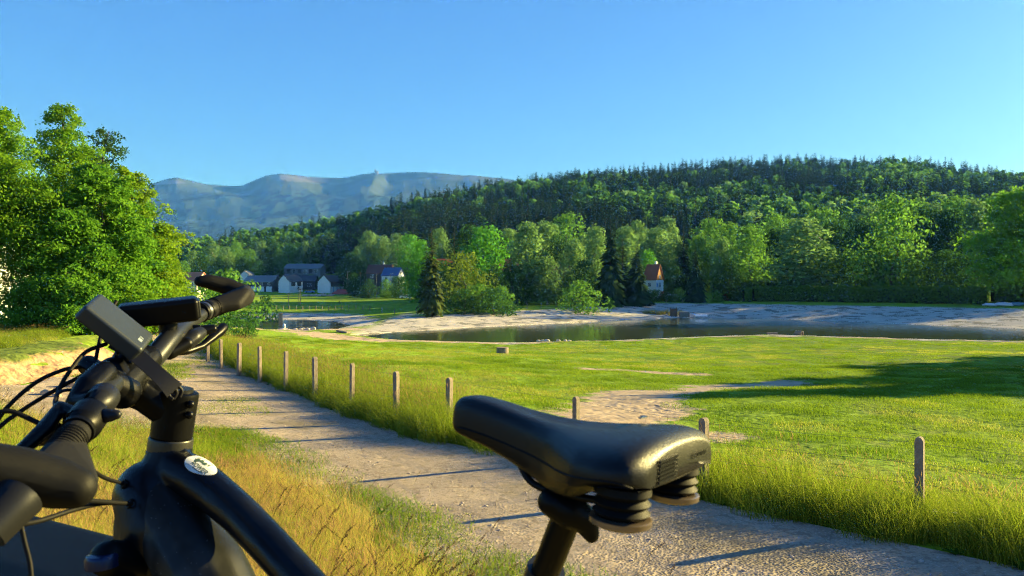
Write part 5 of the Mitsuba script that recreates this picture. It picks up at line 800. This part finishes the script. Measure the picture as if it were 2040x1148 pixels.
# controls: brake levers, shifter, clamps
def melted(name, pts_, r, m, parent=None, ln=.006): return part(name, melt(chain(pos(pts_), r), ln, 6), m, parent, smooth=True)
lev = melted('brake_lever', [(345, 702, 1.19), (372, 700, 1.21), (402, 690, 1.24), (424, 672, 1.27), (437, 660, 1.29), (444, 653, 1.30)], [.006, .006, .0055, .0075, .0095, .0085], 'device_black')
melted('clamp', [(362, 690, 1.20), (385, 672, 1.22), (398, 664, 1.24)], [.012, .013, .011], 'dim_metal', lev); melted('reservoir', [(338, 703, 1.17), (372, 684, 1.19)], [.011, .010], 'black_metal', lev); melted('shifter', [(400, 660, 1.25), (424, 655, 1.26)], [.010, .007], 'device_black')
lev = melted('brake_lever', [(175, 835, .86), (120, 812, .88), (88, 858, .84), (40, 900, .80), (-30, 950, .77)], [.008, .0075, .010, .007, .006], 'device_black')
melted('reservoir', [(205, 745, .98), (178, 772, .95), (148, 802, .93), (180, 800, .92)], [.017, .018, .010, .011], 'device_black', lev); part('clamp', tube(pos([(161, 850, .852), (163, 848, .853), (180, 826, .88), (182, 824, .883)]), [.017, .0205, .0205, .017], 28), 'black_metal', lev); part('clamp', tube(pos([(196, 806, .905), (198, 804, .906), (208, 790, .93), (210, 788, .932)]), [.014, .018, .018, .014], 28), 'dim_metal', lev)
melted('shifter', [(186, 832, .88), (215, 828, .87), (232, 826, .87)], [.010, .008, .0055], 'dim_metal'); melted('shift_lever', [(82, 868, .86), (105, 862, .86)], [.012, .013], 'device_black'); part('bolt', moved(trimesh.creation.icosphere(subdivisions=2, radius=.0028), trimesh.transformations.translation_matrix(at(209, 791, .915))), 'alloy', lev)
melted('display_mount', [(196, 742, 1.04), (176, 728, 1.05)], [.013, .014], 'device_black'); melted('display', [(215, 765, 1.0), (245, 780, 1.03), (225, 740, 1.03)], [.020, .024, .020], 'device_black')
CAB = [([(213, 685), (172, 701), (145, 731), (122, 767), (111, 799), (110, 845)], .0028, 1.03, .90, 'rubber'), ([(163, 731), (127, 737), (75, 760), (27, 799), (-6, 840), (-40, 920)], .0028, 1.04, .92, 'rubber'), ([(172, 744), (109, 778), (45, 817), (-8, 858), (-60, 930)], .0028, 1.04, .90, 'rubber'), ([(158, 776), (122, 780), (109, 799), (113, 819), (126, 832)], .0022, .95, .88, 'dim_metal'),
       ([(-40, 835), (0, 821), (27, 821), (68, 839), (104, 857)], .0029, .84, .86, 'rubber'), ([(246, 803), (275, 815), (306, 834)], .0028, 1.06, 1.09, 'rubber'), ([(182, 936), (210, 953), (246, 964)], .0025, .86, 1.05, 'rubber'), ([(125, 992), (180, 998), (262, 1004)], .0030, .80, 1.02, 'rubber'), ([(-60, 1040), (0, 1047), (70, 1040), (150, 1015), (205, 1003), (262, 1003)], .0030, .72, 1.02, 'rubber'), ([(42, 1008), (40, 1030), (48, 1075), (60, 1125), (64, 1180)], .0022, .74, .72, 'rubber'), ([(232, 600), (210, 640), (196, 690), (188, 735)], .0026, 1.10, 1.04, 'rubber')]
for l, r, d0, d1, m in CAB: part('cable', tube([at(x, y, d0 + (d1 - d0) * i / (len(l) - 1)) for i, (x, y) in enumerate(l)], r, 10, 8), m, smooth=True)
# fork with its blue knob, wheels, cranks: mostly below the view
FD = np.array([-.985, -.17, 0]); FL = np.array([.17, -.985, 0]) * 1.0
crown = melt(chain([at(215, 1112, 1.0), at(285, 1130, 1.06), at(350, 1150, 1.12)], [.024, .032, .024]), .01, 5); fk = part('fork', crown, 'black_metal', smooth=True)
part('adjuster_knob', tube([at(205, 1128, .99), at(204, 1110, .99), at(203, 1103, .99), at(203, 1101, .99)], [.0215, .0215, .019, .010], 28), 'blue_knob', fk, label='blue adjuster knob on the fork crown')
for sgn in (1, -1): part('fork_leg', tube([at(285, 1130, 1.06) + FL * .06 * sgn, front_hub + FL * .06 * sgn], [.019, .017], 16), 'black_metal', fk)
def wheel(name, hub, axis):
    M = frame_of(hub, axis, [0, 0, 1.0]) @ np.array([[0, 0, 1, 0], [1, 0, 0, 0], [0, 1, 0, 0], [0, 0, 0, 1.0]]); k = part(name, moved(trimesh.creation.torus(.335, .012, 48, 8), M), 'black_metal', smooth=True); part('tyre', moved(trimesh.creation.torus(.350, .026, 48, 12), M), 'rubber', k, smooth=True); part('hub', moved(trimesh.creation.cylinder(.03, .11, sections=20), M), 'black_metal', k)
    for i in range(20):
        a = i * math.pi / 10; part('spoke', moved(tube([(0.02 * math.cos(a), .02 * math.sin(a), .03 * (-1) ** i), (.33 * math.cos(a), .33 * math.sin(a), 0)], .001, 4), M), 'dim_metal', k)
wheel('wheel', front_hub, FL); wheel('wheel', rear, LD)
part('crank', tube([bb + LD * .07, bb + LD * .08 + HD * .16 - [0, 0, .05]], [.012, .010], 10), 'black_metal'); part('crank', tube([bb - LD * .07, bb - LD * .08 - HD * .16 + [0, 0, .05]], [.012, .010], 10), 'black_metal'); part('motor', melt(chain([bb + LD * .05, bb - LD * .05], [.06, .06]), .02, 4), 'black_metal', smooth=True)
for s, o in ((1, .16), (-1, -.16)): part('pedal', box(bb + LD * .12 * s + HD * o - [0, 0, .05 * s], [.10, .09, .02], math.atan2(HD[1], HD[0]), .006), 'black_metal')
mat('dusty_black', lambda p, n, uv: MIX((.008, .0088, .0088), (.03, .031, .029), SS(.45, .8, FB(p.x * 22, p.y * 22, p.z * 14))) + mi.Color3f(.04) * SS(.88, .91, N(p.x * 300, p.y * 300, p.z * 190)), .42, spec=.25)
# round sticker on the top of the frame, with its drawing and lettering
st0 = at(404, 934, 1.058); sx = unit(at(436, 958, 1.035) - at(370, 922, 1.075)); sn = unit(np.array([.16, -.55, .82])); SM = frame_of(st0, sx, np.cross(sn, sx))
fv, ff = np.asarray(frame_mesh.vertices), np.asarray(frame_mesh.faces); near_f = ff[np.linalg.norm(fv[ff].mean(1) - st0, axis=1) < .075]; FT = fv[near_f] @ SM[:3, :3] - SM[:3, 3] @ SM[:3, :3]
def surface(x, y):
    """Height of the frame over the sticker's plane."""
    a, b, c = FT[:, 0], FT[:, 1], FT[:, 2]; den = (b[:, 1] - c[:, 1]) * (a[:, 0] - c[:, 0]) + (c[:, 0] - b[:, 0]) * (a[:, 1] - c[:, 1]); den = np.where(np.abs(den) < 1e-12, 1e-12, den); out = []
    for X, Y in zip(x, y):
        u = ((b[:, 1] - c[:, 1]) * (X - c[:, 0]) + (c[:, 0] - b[:, 0]) * (Y - c[:, 1])) / den; v = ((c[:, 1] - a[:, 1]) * (X - c[:, 0]) + (a[:, 0] - c[:, 0]) * (Y - c[:, 1])) / den; ok = (u >= -1e-6) & (v >= -1e-6) & (u + v <= 1 + 1e-6)
        out.append((u * a[:, 2] + v * b[:, 2] + (1 - u - v) * c[:, 2])[ok].max() if ok.any() else -.02)
    return np.array(out)
def wrap(m, lift):
    """Lays a flat drawing over the tube: it sinks towards its edges as the tube does."""
    m = m.subdivide_to_size(.003) if hasattr(m, 'subdivide_to_size') else m; v = m.vertices.copy(); v[:, 2] += lift + surface(v[:, 0], v[:, 1]); m.vertices = v; return moved(m, SM)
th = np.linspace(0, 2 * np.pi, 48, endpoint=False); ol = np.stack([.026 * np.cos(th), .0165 * np.sin(th) * (1 - .25 * np.cos(th))], 1)
dk = part('sticker', wrap(trimesh.creation.extrude_polygon(sg.Polygon(ol), .0006, engine='earcut'), .0006), 'white_print', frame, smooth=60, label='white rounded sticker on the top tube near the headset')
tx = meshkit.text_mesh('ROWER', .0062, .0003, True); tx.apply_translation([-.012, -.0088, 0]); part('lettering', wrap(tx, .0014), 'green_print', dk, smooth=False)
ln = trimesh.creation.extrude_polygon(sg.LineString([(-.004, -.0115), (.006, -.0112), (.015, -.0096)]).buffer(.0005), .0003, engine='earcut'); part('line', wrap(ln, .0014), 'green_print', dk, smooth=False)
em = shapely.union_all([sg.Polygon([(-.016, .001), (-.0125, .0075), (-.010, .0045), (-.006, .0095), (-.003, .005), (.001, .0085), (.005, .002), (.001, .0005), (-.004, .002), (-.009, .0)]), sg.Point(-.011, .001).buffer(.0035), sg.LineString([(-.017, .006), (-.010, .0125), (0, .0135), (.007, .0118)]).buffer(.00045), sg.LineString([(.004, .004), (.006, .009), (.008, .004)]).buffer(.0007)])
part('emblem', wrap(join(*[trimesh.creation.extrude_polygon(g, .0003, engine='earcut') for g in getattr(em, 'geoms', [em])]), .0014), 'green_print', dk, smooth=False)
# saddle
SR = at(1366, 882, .672); SRT = unit(np.array([.545, .838, -.045])); SH = unit(np.array([-.82, .573, .062])); SH = unit(SH - SRT * (SH @ SRT)); SU = np.cross(SRT, SH); SU = SU * np.sign(SU[2])
def saddle_pt(l, w, u): return SR + SH * l + SRT * w + SU * u   # l forward from the rear edge, w to the right, u up
SL = .252
tt = np.array([0.0, .012, .035, .08, .15, .25, .35, .45, .56, .68, .80, .90, .96, .99, 1.0]); hw = np.array([.068, .088, .098, .103, .103, .094, .073, .050, .035, .0275, .025, .0245, .022, .015, .004]); tu = np.array([-.004, .004, .008, .010, .008, .0045, .0015, .000, .001, .004, .008, .010, .008, .002, -.006]); th_ = np.array([.026, .031, .034, .036, .040, .052, .064, .066, .060, .053, .048, .045, .040, .030, .012])
tf = np.linspace(0, 1, 70); HWf, TUf, THf = (np.interp(tf, tt, a) for a in (hw, tu, th_)); ker = np.array([1, 2, 3, 2, 1]) / 9.
sm = lambda a: np.convolve(np.r_[[a[0]] * 2, a, [a[-1]] * 2], ker, 'valid')
HWf, TUf, THf = sm(HWf), sm(TUf), sm(THf); na = 48; ph = np.linspace(0, 2 * np.pi, na, endpoint=False); V = []
for i, t in enumerate(tf):
    c, s = np.cos(ph), np.sin(ph); ex = .55; X = HWf[i] * np.sign(c) * np.abs(c) ** .62; Zp = np.where(s > 0, np.abs(s) ** .60 * .020, -np.abs(s) ** .5 * (THf[i] - .020))
    Zp = Zp + TUf[i] - .020 - np.where(s > 0, .004 * np.exp(-(X / .010) ** 2) * sstep(.12, .35, t) * sstep(.80, .5, t), 0) - .010 * (np.abs(X) / .1) ** 2 * (s > -.2)
    V += [saddle_pt(SL * t, x, z) for x, z in zip(X * np.where(s < 0, 1.0 - .10 * np.abs(s), 1), Zp)]
V = np.array(V); i, j = np.meshgrid(np.arange(len(tf) - 1), np.arange(na), indexing='ij'); q = np.stack([i * na + j, (i + 1) * na + j, (i + 1) * na + (j + 1) % na, i * na + (j + 1) % na], -1).reshape(-1, 4)
cap0, cap1 = len(V), len(V) + 1; V = np.vstack([V, V[:na].mean(0), V[-na:].mean(0)]); jj = np.arange(na); l = (len(tf) - 1) * na
fs = np.vstack([q[:, [0, 1, 2]], q[:, [0, 2, 3]], np.stack([jj, (jj + 1) % na, jj * 0 + cap0], 1), np.stack([l + (jj + 1) % na, l + jj, jj * 0 + cap1], 1)]); sad = trimesh.Trimesh(V, fs, process=False); sad.fix_normals()
SADDLE = part('saddle', sad, 'saddle_skin', smooth=True, label='wide padded black saddle with elastomer springs')
# the mesh-like inset and lettering on the rear face, small badge near the back
def rear_pt(w, u):
    i = np.argmin(np.abs(V[:na, None] @ SRT - (SR @ SRT + w)) if 0 else np.zeros(na)); return saddle_pt(-.0035, w, u)
REARM = frame_of(saddle_pt(-.0016, 0, -.015), SRT, SU)
ins = []
for a in np.arange(-.060, -.022, .0034):
    for b in np.arange(-.010, .009, .0034): ins.append(box([a, b, 0], [.0022, .0022, .0016]))
part('grip_texture', moved(join(*ins), REARM), 'dim_metal', SADDLE, smooth=False)
tx = meshkit.text_mesh('SELLE ROYAL', .0038, .0004); tx.apply_translation([.018, -.001, .0004]); part('lettering', moved(tx, REARM), 'dim_metal', SADDLE, smooth=False)
bd = manifold3d.CrossSection([[(-.006, -.0015), (.010, -.0015), (.012, .004), (.008, .006), (.0055, .002), (-.006, .002)]]).extrude(.0012); part('badge', moved(to_tri(bd), frame_of(saddle_pt(.055, .030, .0100), SRT, SH)), 'alloy', SADDLE, smooth=False, label='small bright badge on the back of the saddle top')
for w, nm in ((-.060, 'near'), (.056, 'far')):
    c = saddle_pt(.030, w, -.033); ring = []
    prof = [(0, .0235), (-.006, .0245), (-.010, .0205), (-.014, .0245), (-.018, .0205), (-.022, .0245), (-.026, .021)]
    k = part('spring', tube([c + SU * z for z, r in prof], [r for z, r in prof], 36), 'rubber', SADDLE, smooth=50)
    part('spring_cap', tube([c + SU * z for z in (-.026, -.0275, -.032, -.0345)], [.024, .0265, .0262, .021], 36), 'bronze', k, smooth=50)
for w in (-.020, .020): part('rail', tube([saddle_pt(.05, w, -.060), saddle_pt(.09, w, -.064), saddle_pt(.14, w, -.062), saddle_pt(.165, w * .8, -.040)], .0036, 10, 6), 'black_metal', SADDLE, smooth=True)
melted('seat_clamp', [(1100, 1000, .72), (1135, 1018, .72), (1165, 1035, .72), (1178, 1066, .72)], [.014, .017, .013, .0075], 'black_metal'); sp0 = at(1141, 1000, .735)
part('seat_post', tube([sp0, at(1078, 1160, .80)], [.0150, .0150], 24), 'black_metal', smooth=40); part('seat_collar', tube([at(1088, 1134, .795), at(1080, 1160, .80), at(1070, 1185, .81)], [.0205, .021, .021], 28), 'satin_alloy', smooth=40)
# ------------------------------------------------------------------ things carried on the handlebar
A, Bp, Cp, Dp = at(164, 606, .99), at(204, 586, 1.055), at(314, 670, 1.085), at(281, 697, 1.02)
ex = Dp - A; ey = Bp - A; M = frame_of((A + Cp) / 2, ex, ey); lx, ly = np.linalg.norm(ex), abs(np.dot(ey, M[:3, 1])); up = 1 if M[2, 2] > 0 else -1
bx = rounded([lx, ly, .024], .0055, 20); bx.apply_translation([0, 0, -.012 * up]); k = thing('power_pack', 'grey flat metal power pack strapped on top of the stem', 'power bank'); obj('case', moved(bx, M), 'bank_grey', k, smooth=30)
for dx, w in ((.0065, .0085), (-.002, .0022)): obj('level_light', moved(box([lx / 2 - .012, ly * .10 * -1 - dx * 1.0, .0004 * up], [.006, w, .0008]), M), 'light_print', k)
for u in (.25, .6): obj('socket', moved(box([lx / 2 + .0002, (u - .5) * ly, -.012 * up], [.001, .009, .005]), M), 'hole_dark', k)
# rubber strap with slotted ends that hook round the pack and the stem
def strap_outline(L, w):
    b = sg.box(-L / 2 + .004, -w / 2, L / 2 - .004, w / 2); b = b.difference(shapely.union_all([sg.box(s * L / 2 - .030, y - .0011, s * L / 2 + .030, y + .0011) for s in (-1, 1) for y in (-w / 4, 0, w / 4)])); return b.buffer(.0012).buffer(-.0012)
p0, p1 = at(226, 668, 1.035), at(356, 785, 1.035); L = np.linalg.norm(p1 - p0); sm_ = trimesh.creation.extrude_polygon(strap_outline(L, .020), .003, engine='earcut'); sm_ = sm_.subdivide_to_size(.006); v = sm_.vertices.copy(); v[:, 2] -= (np.abs(v[:, 0]) / (L / 2)) ** 4 * .009; v[:, 1] *= 1 + .35 * (np.abs(v[:, 0]) / (L / 2)) ** 3; sm_.vertices = v
k = thing('rubber_strap', 'black rubber strap with slotted fork-like ends holding the power pack to the stem', 'strap'); obj('band', moved(sm_, frame_of((p0 + p1) / 2 + [0, -.006, .004], p1 - p0, np.array([.62, .55, .56]))), 'strap_rubber', k, smooth=35)
for q in ([(205, 668, 1.03), (212, 660, 1.035), (232, 672, 1.04)], [(208, 678, 1.025), (222, 684, 1.03), (240, 694, 1.03)], [(216, 690, 1.02), (232, 698, 1.025), (246, 704, 1.03)], [(204, 662, 1.03), (214, 650, 1.05), (234, 660, 1.06)]): obj('loop', tube(pos(q), .0022, 8, 6), 'strap_rubber', k, smooth=True)
for q in ([(330, 772, 1.045), (338, 790, 1.045), (345, 796, 1.045)], [(345, 768, 1.05), (352, 782, 1.055), (345, 796, 1.055)], [(352, 766, 1.055), (362, 778, 1.06), (358, 792, 1.06)]): obj('loop', tube(pos(q), .0024, 8, 6), 'strap_rubber', k, smooth=True)
# the dark device on the right half of the handlebar
dv = rounded([.112, .036, .036], .007, 16); M = frame_of(at(318, 622, 1.16), at(392, 612, 1.19) - at(250, 628, 1.15), np.array([.3, .9, .2])); k = thing('mounted_device', 'black box-shaped device mounted behind the power pack on the handlebar', 'device'); obj('case', moved(dv, M), 'device_black', k, smooth=30)
ef = rounded([.004, .026, .028], .0018, 8); ef.apply_translation([.056, 0, 0]); obj('end_plate', moved(ef, M), 'satin_alloy', k, smooth=30); obj('bracket', melt(chain(pos([(335, 640, 1.17), (335, 672, 1.17)]), [.014, .013]), .006, 4), 'device_black', k, smooth=True); obj('knob', melt(chain(pos([(355, 655, 1.20), (352, 664, 1.19)]), [.006, .005]), .004, 3), 'satin_alloy', k, smooth=True)
# smooth dark box behind the fork
e0, e1 = at(-120, 940, 2.45), at(545, 1133, 1.72); du = unit((e1 - e0) * [1, 1, 0]); dn = np.array([du[1], -du[0], 0]); dn = dn * np.sign(-dn[1]); Lb = np.linalg.norm(e1 - e0); zt = min(e0[2], e1[2])
mat('box_gloss', (.003, .0034, .0045), .5, spec=.12); gz = height(-.9, 2.0)[0]
bodym = melt(manifold3d.Manifold.batch_hull([manifold3d.Manifold.sphere(.05, 16).translate([float(c) for c in (e1 + du * (-.05 - a) + dn * b + [0, 0, zz])]) for a in (0, Lb + .2) for b, zz in ((.05, -.05), (.22, -.075), (.42, -.14), (.46, -.5), (.02, -.5))]), .05, 4)
k = thing('storage_box', 'smooth dark glossy box with rounded top behind the bicycle fork', 'box'); obj('body', bodym, 'box_gloss', k, smooth=True)

# small hardware: bolts, seams, cable ports, grip ridges
for q, r in (((232, 706, 1.035), .0036), ((262, 722, 1.045), .0036), ((226, 752, 1.02), .0036), ((252, 770, 1.03), .0036), ((300, 760, 1.075), .003)): part('bolt', moved(trimesh.creation.icosphere(subdivisions=2, radius=r), trimesh.transformations.translation_matrix(at(*q))), 'satin_alloy', sk)
for q in ((246, 964, 1.045), (258, 1004, 1.03)): part('cable_port', moved(trimesh.creation.torus(.0052, .0018, 16, 8), frame_of(at(*q), [.3, .2, .9], [.6, -.75, 0])), 'rubber', frame)
SM_ = []
for sgn in (1, -1):
    SM_.append(tube([saddle_pt(SL * t, sgn * np.interp(t, tf, HWf) * 1.0, np.interp(t, tf, TUf) - .024 - .008) for t in np.linspace(.03, .93, 40)], .0011, 6))
SM_.append(tube([saddle_pt(SL * .02 + .001 - .004 * (1 - (w / .085) ** 2), w, -.030) for w in np.linspace(-.085, .085, 16)], .0011, 6)); part('seam', join(*SM_), 'rubber', SADDLE, smooth=True)
d_ = unit(Lg[1] - Lg[0]); e_ = unit(Rg[1] - Rg[0])
GR = [[tube([c + .0168 * (math.cos(a) * u_ + math.sin(a) * v_) for a in np.linspace(0, 2 * math.pi, 25)], .0006, 5, cap=False) for k_ in range(8) for c in [o + d0 * (.012 + .005 * k_)] for u_ in [unit(np.cross(d0, [0, 0, 1.0]))] for v_ in [np.cross(d0, u_)]] for d0, o in ((d_, Lg[0]), (e_, Rg[0]))]
for g_ in GR: scene[tag(numbered(BIKE + '__grip_ridges'), kind='stuff')] = mikit.ply(join(*g_), 'rubber', smooth=True)
for q, sz in (((200, 772, .955), (.014, .004, .010)), ((392, 652, 1.24), (.012, .004, .008))): part('label_plate', box(at(*q), sz, .4, .001), 'dim_metal')
